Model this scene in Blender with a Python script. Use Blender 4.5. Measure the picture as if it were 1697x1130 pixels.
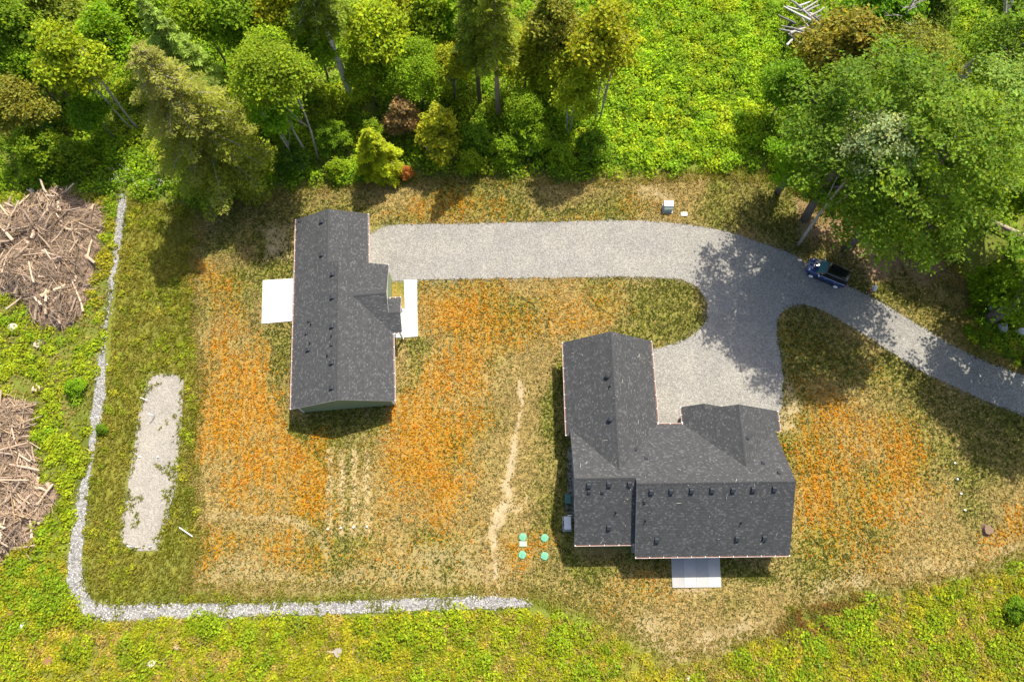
import bpy, bmesh, math, random
import numpy as np
from mathutils import Vector, Matrix

for o in list(bpy.data.objects): bpy.data.objects.remove(o)
scn = bpy.context.scene
C = scn.collection
rad = math.radians

# ------------------------------------------------------------------ camera
CAM_H, F_PX, TILT, SIDE = 64.0, 1131.0, 0.3342, -0.0157
fw0, up0, rt0 = np.array([0, 0, -1.]), np.array([0, 1., 0]), np.array([1., 0, 0])
fw1 = fw0*math.cos(TILT) + up0*math.sin(TILT)
UPV = up0*math.cos(TILT) - fw0*math.sin(TILT)
FWD = fw1*math.cos(SIDE) + rt0*math.sin(SIDE)
RGT = rt0*math.cos(SIDE) - fw1*math.sin(SIDE)
cam = bpy.data.cameras.new('camera'); camo = bpy.data.objects.new('camera', cam); C.objects.link(camo)
cam.sensor_width = 36; cam.lens = 36*F_PX/1697.0; cam.clip_start = 1; cam.clip_end = 3000
M = Matrix(((RGT[0], UPV[0], -FWD[0], 0), (RGT[1], UPV[1], -FWD[1], 0), (RGT[2], UPV[2], -FWD[2], CAM_H), (0, 0, 0, 1)))
camo.matrix_world = M
scn.camera = camo

# ------------------------------------------------------------------ light
SUNDIR = Vector((-0.303, -0.582, -1)).normalized()
world = bpy.data.worlds.new('World'); scn.world = world; world.use_nodes = True
wn = world.node_tree.nodes; wl = world.node_tree.links
sky = wn.new('ShaderNodeTexSky'); sky.sky_type = 'NISHITA'; sky.sun_disc = False
sky.sun_elevation = math.asin(-SUNDIR.z); sky.sun_rotation = math.atan2(-SUNDIR.x, -SUNDIR.y)
sky.air_density = 1.0; sky.dust_density = 3.0; sky.ozone_density = 1.0
bg = wn['Background']; bg.inputs['Strength'].default_value = 0.12
wl.new(sky.outputs[0], bg.inputs[0])
sl = bpy.data.lights.new('sun', 'SUN'); sl.energy = 4.4; sl.angle = rad(0.55); sl.color = (1.0, 0.94, 0.82)
so = bpy.data.objects.new('sun', sl); C.objects.link(so)
so.rotation_euler = SUNDIR.to_track_quat('-Z', 'Y').to_euler(); so.location = (0, 0, 90)
vs = scn.view_settings
vs.view_transform = 'Standard'; vs.look = 'None'; vs.gamma = 1.0; vs.exposure = 1.08; vs.use_curve_mapping = False

# ------------------------------------------------------------------ helpers
def P(px, py, z=0.0):
    """photo pixel -> world point on the level z"""
    d = FWD + RGT*((px-848.5)/F_PX) + UPV*((565-py)/F_PX)
    t = (z-CAM_H)/d[2]
    return np.array([d[0]*t, d[1]*t, z])
def PL(pts): return np.array([P(a, b)[:2] for a, b in pts])

def tag(o, label=None, cat=None, group=None, kind=None):
    if label: o['label'] = label
    if cat: o['category'] = cat
    if group: o['group'] = group
    if kind: o['kind'] = kind
    return o
def empty(name, loc=(0, 0, 0), rz=0.0):
    o = bpy.data.objects.new(name, None); C.objects.link(o)
    o.location = loc; o.rotation_euler = (0, 0, rz); o.empty_display_size = 0.3
    return o
def link(name, me, mat=None, parent=None, loc=None, rot=None):
    o = bpy.data.objects.new(name, me); C.objects.link(o)
    if mat is not None:
        for m in (mat if isinstance(mat, (list, tuple)) else [mat]): me.materials.append(m)
    if parent is not None: o.parent = parent
    if loc is not None: o.location = loc
    if rot is not None: o.rotation_euler = rot
    return o
def npmesh(name, V, F, mi=None, smooth=False):
    """V (n,3); F (m,k) with one k"""
    me = bpy.data.meshes.new(name)
    V = np.ascontiguousarray(V, dtype=np.float32); F = np.ascontiguousarray(F, dtype=np.int32)
    m, k = F.shape
    me.vertices.add(len(V)); me.vertices.foreach_set('co', V.ravel())
    me.loops.add(m*k); me.loops.foreach_set('vertex_index', F.ravel())
    me.polygons.add(m); me.polygons.foreach_set('loop_start', np.arange(0, m*k, k, dtype=np.int32))
    if mi is not None: me.polygons.foreach_set('material_index', np.asarray(mi, dtype=np.int32))
    me.update(calc_edges=True)
    if smooth: me.polygons.foreach_set('use_smooth', np.ones(m, dtype=bool))
    else: me.polygons.foreach_set('use_smooth', np.zeros(m, dtype=bool))
    return me
def facecol(me, col, name='lc'):
    a = me.attributes.new(name, 'FLOAT_COLOR', 'FACE')
    c = np.ones((len(col), 4), dtype=np.float32); c[:, :3] = col
    a.data.foreach_set('color', c.ravel())
def ptcol(me, col, name):
    a = me.attributes.new(name, 'FLOAT_COLOR', 'POINT')
    c = np.ones((len(col), 4), dtype=np.float32); c[:, :3] = col
    a.data.foreach_set('color', c.ravel())
def ptval(me, v, name):
    a = me.attributes.new(name, 'FLOAT', 'POINT'); a.data.foreach_set('value', np.asarray(v, dtype=np.float32))

class MB:
    """collects boxes, prisms, tubes for one mesh"""
    def __init__(s): s.v = []; s.f = []; s.m = []
    def add(s, vs, fs, mi=0):
        b = len(s.v); s.v += [tuple(v) for v in vs]; s.f += [tuple(i+b for i in f) for f in fs]; s.m += [mi]*len(fs)
    def box(s, x0, x1, y0, y1, z0, z1, mi=0, bev=0):
        if bev:
            b = min(bev, (x1-x0)*.45, (y1-y0)*.45, (z1-z0)*.45)
            vs = []
            for (dz, ins) in ((0, b), (b, 0), (z1-z0-b, 0), (z1-z0, b)):
                i = ins; c = b if ins == 0 else b
                vs += [(x0+i+ (b if not i else 0), y0+i, z0+dz), (x1-i-(b if not i else 0), y0+i, z0+dz), (x1-i, y0+i+(b if not i else 0), z0+dz), (x1-i, y1-i-(b if not i else 0), z0+dz),
                       (x1-i-(b if not i else 0), y1-i, z0+dz), (x0+i+(b if not i else 0), y1-i, z0+dz), (x0+i, y1-i-(b if not i else 0), z0+dz), (x0+i, y0+i+(b if not i else 0), z0+dz)]
            fs = []
            for k in range(3):
                for j in range(8): fs.append((k*8+j, k*8+(j+1) % 8, k*8+8+(j+1) % 8, k*8+8+j))
            fs.append(tuple(range(7, -1, -1))); fs.append(tuple(range(24, 32)))
            s.add(vs, fs, mi); return s
        vs = [(x0, y0, z0), (x1, y0, z0), (x1, y1, z0), (x0, y1, z0), (x0, y0, z1), (x1, y0, z1), (x1, y1, z1), (x0, y1, z1)]
        s.add(vs, [(3, 2, 1, 0), (4, 5, 6, 7), (0, 1, 5, 4), (1, 2, 6, 5), (2, 3, 7, 6), (3, 0, 4, 7)], mi); return s
    def tube(s, pts, rs, n=6, mi=0, cap=True):
        pts = [Vector(p) for p in pts]; vs = []; fs = []
        for i, p in enumerate(pts):
            d = (pts[min(i+1, len(pts)-1)] - pts[max(i-1, 0)])
            d = d.normalized() if d.length > 1e-9 else Vector((0, 0, 1))
            a = d.orthogonal().normalized() if abs(d.z) < .95 else d.cross(Vector((0, 1, 0))).normalized()
            b = d.cross(a)
            for k in range(n):
                t = 2*math.pi*k/n; vs.append(p + (a*math.cos(t)+b*math.sin(t))*rs[i])
        for i in range(len(pts)-1):
            for k in range(n): fs.append((i*n+k, i*n+(k+1) % n, (i+1)*n+(k+1) % n, (i+1)*n+k))
        if cap: fs.append(tuple(range(n-1, -1, -1))); fs.append(tuple(range((len(pts)-1)*n, len(pts)*n)))
        s.add(vs, fs, mi); return s
    def lathe(s, prof, cx=0, cy=0, n=24, mi=0, axis='z'):
        vs = []; fs = []
        for r, z in prof:
            for k in range(n):
                t = 2*math.pi*k/n
                if axis == 'z': vs.append((cx+r*math.cos(t), cy+r*math.sin(t), z))
                else: vs.append((cx+r*math.cos(t), z, cy+r*math.sin(t)))
        for i in range(len(prof)-1):
            for k in range(n):
                q = (i*n+k, i*n+(k+1) % n, (i+1)*n+(k+1) % n, (i+1)*n+k)
                fs.append(q if axis == 'z' else q[::-1])
        e = tuple(range((len(prof)-1)*n, len(prof)*n)); fs.append(e if axis == 'z' else e[::-1])
        e = tuple(range(n-1, -1, -1)); fs.append(e if axis == 'z' else e[::-1])
        s.add(vs, fs, mi); return s
    def build(s, name, mat, parent=None, smooth=False, loc=None, rot=None):
        me = bpy.data.meshes.new(name); me.from_pydata(s.v, [], s.f); me.update()
        me.polygons.foreach_set('material_index', s.m)
        if smooth: me.polygons.foreach_set('use_smooth', [True]*len(s.f))
        return link(name, me, mat, parent, loc, rot)

# ---- numpy noise / polygon tools
def vnoise(x, y, s, seed):
    r = np.random.default_rng(seed).random((256, 256))
    X = np.asarray(x)/s+1000.3; Y = np.asarray(y)/s+1000.7
    i = np.floor(X).astype(int); j = np.floor(Y).astype(int); u = X-i; v = Y-j
    u = u*u*(3-2*u); v = v*v*(3-2*v); i %= 256; j %= 256; i2 = (i+1) % 256; j2 = (j+1) % 256
    return (r[i, j]*(1-u)+r[i2, j]*u)*(1-v)+(r[i, j2]*(1-u)+r[i2, j2]*u)*v
def fnoise(x, y, s, seed, o=3):
    t = 0; a = 1; n = 0
    for k in range(o): t = t+a*vnoise(x, y, s/2**k, seed+k*7); n += a; a *= .5
    return t/n
def sdist(x, y, poly):
    """signed distance, + inside"""
    x = np.asarray(x); y = np.asarray(y); d = np.full(x.shape, 1e9); ins = np.zeros(x.shape, bool); n = len(poly)
    for i in range(n):
        x1, y1 = poly[i]; x2, y2 = poly[(i+1) % n]; dx, dy = x2-x1, y2-y1
        L = dx*dx+dy*dy+1e-12; t = np.clip(((x-x1)*dx+(y-y1)*dy)/L, 0, 1)
        d = np.minimum(d, (x-x1-t*dx)**2+(y-y1-t*dy)**2)
        c = ((y1 > y) != (y2 > y)); xi = (x2-x1)*(y-y1)/(y2-y1+1e-12)+x1; ins ^= c & (x < xi)
    d = np.sqrt(d); return np.where(ins, d, -d)
def sstep(a, b, x): t = np.clip((x-a)/(b-a), 0, 1); return t*t*(3-2*t)
def softpoly(x, y, pts, w): return sstep(-w, w, sdist(x, y, PL(pts)))
def pdist(x, y, line):
    d = np.full(np.shape(x), 1e9); wv = np.zeros(np.shape(x))
    for (x1, y1, w1), (x2, y2, w2) in zip(line[:-1], line[1:]):
        dx, dy = x2-x1, y2-y1; t = np.clip(((x-x1)*dx+(y-y1)*dy)/(dx*dx+dy*dy), 0, 1)
        q = np.hypot(x-x1-t*dx, y-y1-t*dy); m = q < d; d = np.where(m, q, d); wv = np.where(m, w1+(w2-w1)*t, wv)
    return d, wv
def smoothclosed(pts, step, jit, seed, rounds=2):
    p = np.array(pts, float)
    for _ in range(rounds):
        q = np.roll(p, -1, 0); a = .75*p+.25*q; b = .25*p+.75*q; p = np.stack([a, b], 1).reshape(-1, 2)
    out = []; n = len(p)
    for i in range(n):
        a, b = p[i], p[(i+1) % n]; k = max(1, int(np.hypot(*(b-a))/step))
        for j in range(k): out.append(a+(b-a)*j/k)
    out = np.array(out); r = np.random.default_rng(seed)
    nx = fnoise(out[:, 0], out[:, 1], 1.2, seed, 3)-.5; ny = fnoise(out[:, 0]+50, out[:, 1], 1.2, seed+3, 3)-.5
    return out+np.stack([nx, ny], 1)*2*jit+r.normal(0, jit*.18, out.shape)

# ------------------------------------------------------------------ materials
def nmat(name):
    m = bpy.data.materials.new(name); m.use_nodes = True
    nt = m.node_tree; b = nt.nodes['Principled BSDF']
    return m, nt, b
def N(nt, t, **kw):
    n = nt.nodes.new(t)
    for k, v in kw.items():
        if k.startswith('i_'):
            key = k[2:]; key = int(key) if key.isdigit() else key.replace('_', ' ')
            n.inputs[key].default_value = v
        else: setattr(n, k, v)
    return n
def L(nt, a, b): nt.links.new(a, b)
def ramp(nt, fac, stops):
    r = nt.nodes.new('ShaderNodeValToRGB'); e = r.color_ramp.elements
    while len(e) < len(stops): e.new(0.5)
    for k, (p, c) in enumerate(stops): e[k].position = p; e[k].color = (c[0], c[1], c[2], 1)
    L(nt, fac, r.inputs[0]); return r.outputs[0]
def mixc(nt, fac, a, b, mode='MIX'):
    m = nt.nodes.new('ShaderNodeMix'); m.data_type = 'RGBA'; m.blend_type = mode; m.clamp_result = False
    for s, v in ((m.inputs[0], fac), (m.inputs[6], a), (m.inputs[7], b)):
        if hasattr(v, 'links'): L(nt, v, s)
        elif isinstance(v, (int, float)): s.default_value = v
        else: s.default_value = (v[0], v[1], v[2], 1)
    return m.outputs[2]
def math_(nt, op, a, b=None, c=None):
    m = nt.nodes.new('ShaderNodeMath'); m.operation = op
    for k, v in enumerate((a, b, c)):
        if v is None: continue
        if hasattr(v, 'links'): L(nt, v, m.inputs[k])
        else: m.inputs[k].default_value = v
    return m.outputs[0]
def noise(nt, vec, scale, detail=3, rough=.55, dim='3D'):
    n = nt.nodes.new('ShaderNodeTexNoise'); n.inputs['Scale'].default_value = scale; n.inputs['Detail'].default_value = detail; n.inputs['Roughness'].default_value = rough
    if vec is not None: L(nt, vec, n.inputs['Vector'])
    return n.outputs[0]
def bump(nt, b, h, strength=.4, dist=.02):
    n = nt.nodes.new('ShaderNodeBump'); n.inputs['Strength'].default_value = strength; n.inputs['Distance'].default_value = dist
    L(nt, h, n.inputs['Height']); L(nt, n.outputs[0], b.inputs['Normal'])
def simple(name, col, rough=.6, spec=.4, metal=0, var=.12, scale=6.0, bmp=0.0):
    m, nt, b = nmat(name)
    tc = nt.nodes.new('ShaderNodeTexCoord')
    n = noise(nt, tc.outputs['Object'], scale, 4)
    c = mixc(nt, n, [x*(1-var) for x in col], [min(1, x*(1+var)) for x in col])
    L(nt, c, b.inputs['Base Color']); b.inputs['Roughness'].default_value = rough; b.inputs['Metallic'].default_value = metal
    b.inputs['Specular IOR Level'].default_value = spec
    if bmp: bump(nt, b, n, bmp, .02)
    return m

def leafmat():
    m, nt, b = nmat('leaf')
    at = N(nt, 'ShaderNodeAttribute', attribute_name='lc'); oi = nt.nodes.new('ShaderNodeObjectInfo')
    c = mixc(nt, 1.0, at.outputs['Color'], oi.outputs['Color'], 'MULTIPLY')
    c = mixc(nt, 1.0, c, (1.2, 1.2, 1.15), 'MULTIPLY')
    L(nt, c, b.inputs['Base Color']); b.inputs['Roughness'].default_value = .6; b.inputs['Specular IOR Level'].default_value = .12
    t = nt.nodes.new('ShaderNodeBsdfTranslucent')
    hs = N(nt, 'ShaderNodeHueSaturation', i_Hue=.492, i_Saturation=1.1, i_Value=1.6); L(nt, c, hs.inputs['Color']); L(nt, hs.outputs[0], t.inputs['Color'])
    mx = nt.nodes.new('ShaderNodeMixShader'); mx.inputs[0].default_value = .45
    L(nt, b.outputs[0], mx.inputs[1]); L(nt, t.outputs[0], mx.inputs[2])
    L(nt, mx.outputs[0], nt.nodes['Material Output'].inputs['Surface'])
    return m
LEAF = leafmat()
def attrmat(name, rough=.9, spec=.15, scale=30, var=.25):
    m, nt, b = nmat(name)
    at = N(nt, 'ShaderNodeAttribute', attribute_name='lc')
    tc = nt.nodes.new('ShaderNodeTexCoord'); n = noise(nt, tc.outputs['Object'], scale, 3)
    f = math_(nt, 'MULTIPLY_ADD', n, 2*var, 1-var)
    c = mixc(nt, 1.0, at.outputs['Color'], f, 'MULTIPLY')
    L(nt, c, b.inputs['Base Color']); b.inputs['Roughness'].default_value = rough; b.inputs['Specular IOR Level'].default_value = spec
    return m
STONE = attrmat('stone_pieces'); WOOD = attrmat('weathered_wood', scale=12)
def barkmat():
    m, nt, b = nmat('bark'); oi = nt.nodes.new('ShaderNodeObjectInfo'); tc = nt.nodes.new('ShaderNodeTexCoord')
    mp = N(nt, 'ShaderNodeMapping'); mp.inputs['Scale'].default_value = (5, 5, .9); L(nt, tc.outputs['Object'], mp.inputs[0])
    n = noise(nt, mp.outputs[0], 2.5, 5, .65)
    c = mixc(nt, 1.0, oi.outputs['Color'], ramp(nt, n, [(.25, (.45, .43, .42)), (.75, (1.4, 1.4, 1.4))]), 'MULTIPLY')
    L(nt, c, b.inputs['Base Color']); b.inputs['Roughness'].default_value = .9; b.inputs['Specular IOR Level'].default_value = .15; bump(nt, b, n, .7, .05)
    return m
BARK = barkmat()

def groundmat():
    m, nt, b = nmat('lawn_and_soil')
    tc = nt.nodes.new('ShaderNodeTexCoord'); ob = tc.outputs['Object']
    g = N(nt, 'ShaderNodeAttribute', attribute_name='gcol'); org = N(nt, 'ShaderNodeAttribute', attribute_name='orange'); spk = N(nt, 'ShaderNodeAttribute', attribute_name='speck')
    n1 = noise(nt, ob, 4.2, 4, .7); n2 = noise(nt, ob, 2.1, 5, .7); n3 = noise(nt, ob, 7.0, 2, .6)
    col = g.outputs['Color']
    # light straw flecks and dark green flecks
    fl = math_(nt, 'MULTIPLY', spk.outputs['Fac'], ramp(nt, n1, [(.50, (0, 0, 0)), (.60, (1, 1, 1))]))
    col = mixc(nt, math_(nt, 'MULTIPLY', fl, .6), col, (.32, .25, .105))
    dk = math_(nt, 'MULTIPLY', spk.outputs['Fac'], ramp(nt, n2, [(.36, (1, 1, 1)), (.48, (0, 0, 0))]))
    col = mixc(nt, math_(nt, 'MULTIPLY', dk, .7), col, (.085, .085, .018))
    # orange weeds: the denser the mask, the lower the threshold
    th = math_(nt, 'MULTIPLY_ADD', org.outputs['Fac'], -.30, .74)
    om = math_(nt, 'SUBTRACT', n3, th); om = math_(nt, 'MULTIPLY', om, 9.0); om = math_(nt, 'MAXIMUM', math_(nt, 'MINIMUM', om, 1.0), 0.0)
    om = math_(nt, 'MULTIPLY', om, math_(nt, 'MINIMUM', math_(nt, 'MULTIPLY', org.outputs['Fac'], 4.0), 1.0))
    oc = ramp(nt, n1, [(.3, (.23, .095, .008)), (.55, (.31, .14, .012)), (.75, (.36, .2, .035))])
    col = mixc(nt, math_(nt, 'MULTIPLY', om, .6), col, oc)
    fine = ramp(nt, noise(nt, ob, 14, 2), [(.25, (.7, .7, .7)), (.75, (1.3, 1.3, 1.3))])
    col = mixc(nt, 1.0, col, fine, 'MULTIPLY')
    L(nt, col, b.inputs['Base Color']); b.inputs['Roughness'].default_value = .95; b.inputs['Specular IOR Level'].default_value = .08
    bump(nt, b, math_(nt, 'ADD', n1, n3), .7, .06)
    return m
def gravelmat(name, c0, c1, c2, scale=9, patch=None):
    m, nt, b = nmat(name); tc = nt.nodes.new('ShaderNodeTexCoord'); ob = tc.outputs['Object']
    v = N(nt, 'ShaderNodeTexVoronoi'); v.inputs['Scale'].default_value = scale; L(nt, ob, v.inputs['Vector'])
    sep = nt.nodes.new('ShaderNodeSeparateColor'); L(nt, v.outputs['Color'], sep.inputs[0])
    col = ramp(nt, sep.outputs[0], [(0, c0), (.5, c1), (1, c2)])
    big = ramp(nt, noise(nt, ob, .35, 5, .6), [(.3, (.86, .86, .87)), (.7, (1.1, 1.09, 1.06))])
    mid = ramp(nt, noise(nt, ob, 2.6, 4, .65), [(.3, (.88, .88, .88)), (.7, (1.1, 1.1, 1.1))])
    col = mixc(nt, 1.0, mixc(nt, 1.0, col, big, 'MULTIPLY'), mid, 'MULTIPLY')
    if patch:
        f = ramp(nt, noise(nt, ob, .8, 4, .7), [(.6, (0, 0, 0)), (.72, (1, 1, 1))])
        col = mixc(nt, math_(nt, 'MULTIPLY', f, .35), col, patch)
    L(nt, col, b.inputs['Base Color']); b.inputs['Roughness'].default_value = .95; b.inputs['Specular IOR Level'].default_value = .12
    bump(nt, b, v.outputs['Distance'], .8, .035)
    return m
def shinglemat():
    m, nt, b = nmat('asphalt_shingle'); uv = N(nt, 'ShaderNodeUVMap', uv_map='UVMap'); tc = nt.nodes.new('ShaderNodeTexCoord')
    br = N(nt, 'ShaderNodeTexBrick', offset=.37, offset_frequency=2, squash=1, squash_frequency=1)
    L(nt, uv.outputs[0], br.inputs['Vector'])
    br.inputs['Color1'].default_value = (0, 0, 0, 1); br.inputs['Color2'].default_value = (1, 1, 1, 1); br.inputs['Mortar'].default_value = (0, 0, 0, 1)
    for k, vv in (('Scale', 1), ('Mortar Size', .012), ('Mortar Smooth', .3), ('Bias', 0), ('Brick Width', .19), ('Row Height', .148)): br.inputs[k].default_value = vv
    n = noise(nt, uv.outputs[0], 1.3, 5, .7); n2 = noise(nt, uv.outputs[0], 22, 2)
    rc = ramp(nt, br.outputs['Color'], [(0, (.034, .035, .036)), (.6, (.043, .044, .045)), (.82, (.053, .054, .055)), (1, (.084, .084, .083))])
    c = mixc(nt, 1.0, rc, ramp(nt, n, [(.3, (.85, .85, .85)), (.7, (1.15, 1.15, 1.16))]), 'MULTIPLY')
    c = mixc(nt, 1.0, c, ramp(nt, n2, [(.3, (.8, .8, .8)), (.7, (1.25, 1.25, 1.25))]), 'MULTIPLY')
    L(nt, c, b.inputs['Base Color']); b.inputs['Roughness'].default_value = .85; b.inputs['Specular IOR Level'].default_value = .25
    # each course steps up toward its lower edge
    sx = nt.nodes.new('ShaderNodeSeparateXYZ'); L(nt, uv.outputs[0], sx.inputs[0])
    saw = math_(nt, 'FRACT', math_(nt, 'DIVIDE', sx.outputs[1], .148))
    bump(nt, b, math_(nt, 'SUBTRACT', 1.0, saw), .8, .02)
    return m
def sidingmat(name, col):
    m, nt, b = nmat(name); tc = nt.nodes.new('ShaderNodeTexCoord'); sx = nt.nodes.new('ShaderNodeSeparateXYZ'); L(nt, tc.outputs['Object'], sx.inputs[0])
    saw = math_(nt, 'FRACT', math_(nt, 'DIVIDE', sx.outputs[2], .18))
    n = noise(nt, tc.outputs['Object'], 3, 4)
    c = mixc(nt, n, [x*.9 for x in col], [x*1.1 for x in col]); L(nt, c, b.inputs['Base Color'])
    b.inputs['Roughness'].default_value = .65; bump(nt, b, math_(nt, 'SUBTRACT', 1.0, saw), 1.0, .02)
    return m
def concretemat():
    m, nt, b = nmat('concrete'); tc = nt.nodes.new('ShaderNodeTexCoord'); ob = tc.outputs['Object']; oi = nt.nodes.new('ShaderNodeObjectInfo')
    n = noise(nt, ob, 1.1, 6, .65); n2 = noise(nt, ob, 12, 3)
    c = ramp(nt, n, [(.25, (.40, .385, .36)), (.5, (.46, .45, .43)), (.75, (.49, .48, .465))])
    c = mixc(nt, 1.0, c, ramp(nt, n2, [(.3, (.93, .93, .93)), (.7, (1.05, 1.05, 1.05))]), 'MULTIPLY')
    c = mixc(nt, 1.0, c, oi.outputs['Color'], 'MULTIPLY')
    L(nt, c, b.inputs['Base Color']); b.inputs['Roughness'].default_value = .8; bump(nt, b, n2, .2, .01)
    return m
GROUND = groundmat()
GRAVEL = gravelmat('driveway_gravel', (.155, .147, .132), (.212, .202, .182), (.275, .263, .238), 11, (.23, .18, .12))
PADG = gravelmat('sand_gravel', (.21, .19, .16), (.25, .228, .195), (.29, .27, .235), 9, (.18, .15, .09))
ROCKBASE = gravelmat('drain_rock', (.13, .125, .12), (.19, .185, .175), (.25, .245, .235), 5)
SHINGLE = shinglemat(); CONC = concretemat()
SAGE = sidingmat('sage_siding', (.17, .205, .105)); CREAM = sidingmat('cream_siding', (.5, .47, .38)); GREY = sidingmat('grey_siding', (.22, .23, .23))
TRIM = simple('white_trim', (.68, .67, .65), .5); GUTIN = simple('gutter_debris', (.16, .075, .05), .9, var=.4, scale=4); METAL = simple('vent_metal', (.028, .031, .038), .7, .2)
GLASS = simple('window_glass', (.03, .04, .045), .06, .6); BLACKPL = simple('black_plastic', (.02, .02, .022), .5)
PVC = simple('white_pvc', (.75, .75, .73), .4); GREENPL = simple('green_plastic', (.07, .25, .14), .5, var=.2, scale=9)

# ------------------------------------------------------------------ ground
LAWN = [(335, 345), (420, 328), (560, 305), (700, 297), (800, 290), (870, 300), (1000, 298), (1200, 288), (1300, 295), (1350, 330), (1450, 380), (1560, 420), (1620, 470),
        (1600, 560), (1640, 590), (1800, 660), (1800, 880), (1697, 925), (1560, 962), (1450, 978), (1330, 1008), (1285, 1042), (1180, 1088), (1115, 1095), (1075, 1070), (1000, 1030), (930, 1000),
        (860, 985), (700, 984), (500, 980), (315, 980), (335, 880), (318, 800), (325, 720), (330, 640), (318, 520), (313, 420)]
DRIVE = [(606, 373), (750, 371), (900, 368), (1050, 365), (1110, 368), (1190, 380), (1240, 395), (1300, 415), (1345, 440), (1400, 470), (1450, 495), (1500, 525), (1560, 562), (1620, 595), (1697, 622), (1800, 660),
         (1800, 738), (1697, 688), (1640, 668), (1560, 632), (1500, 600), (1450, 565), (1400, 535), (1360, 513), (1330, 504), (1303, 508), (1288, 530), (1287, 560), (1296, 600), (1299, 640), (1292, 690), (1270, 720), (1135, 720),
         (1088, 720), (1060, 640), (1065, 580), (1085, 578), (1120, 570), (1150, 555), (1166, 540), (1173, 520), (1170, 495), (1155, 475), (1130, 463), (1050, 459), (900, 460), (700, 464), (645, 466), (606, 468)]
PAD = [(248, 617), (306, 621), (303, 680), (298, 740), (291, 810), (270, 880), (262, 914), (215, 912), (197, 898), (203, 850), (215, 790), (225, 720), (235, 660)]
PATHPX = [(204, 322, 13), (198, 380, 14), (189, 440, 12), (181, 490, 7), (173, 560, 5), (168, 600, 10), (166, 650, 19), (161, 690, 17), (153, 740, 11), (146, 775, 8), (139, 810, 13), (132, 860, 17), (126, 910, 19), (123, 955, 23), (130, 985, 25), (145, 1006, 22), (170, 1015, 21),
          (250, 1014, 21), (330, 1011, 19), (420, 1010, 17), (520, 1008, 17), (620, 1004, 17), (720, 1000, 17), (800, 998, 17), (850, 999, 13), (880, 1003, 6)]
SCL = 0.0605
PATHW = [(*P(a, b)[:2], w*SCL*.5) for a, b, w in PATHPX]
CHAN = [(*P(a, b)[:2], w*.03) for a, b, w in [(862, 632, 5), (864, 660, 8), (858, 700, 8), (860, 740, 9), (850, 780, 12), (846, 808, 24), (852, 828, 34), (835, 845, 22), (826, 870, 13), (818, 920, 9), (824, 950, 5), (830, 978, 4)]]
CHAN2 = [(*P(a, b)[:2], w*.03) for a, b, w in [(330, 860, 8), (400, 850, 9), (470, 862, 12), (520, 885, 10), (540, 910, 8), (545, 945, 6)]]
TREN = [[(*P(a, 748)[:2], .25), (*P(a, 800)[:2], .33), (*P(a, 882)[:2], .4)] for a in (546, 566, 587, 608)]
PILE1 = [(10, 345), (60, 330), (105, 312), (130, 330), (170, 345), (172, 385), (165, 430), (150, 470), (140, 520), (110, 548), (60, 540), (45, 500), (10, 490), (-30, 480), (-30, 380)]
PILE2 = [(-30, 660), (20, 658), (60, 668), (55, 690), (45, 730), (62, 750), (66, 800), (95, 800), (100, 820), (80, 850), (62, 870), (60, 900), (25, 915), (-10, 935), (-30, 930)]

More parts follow.
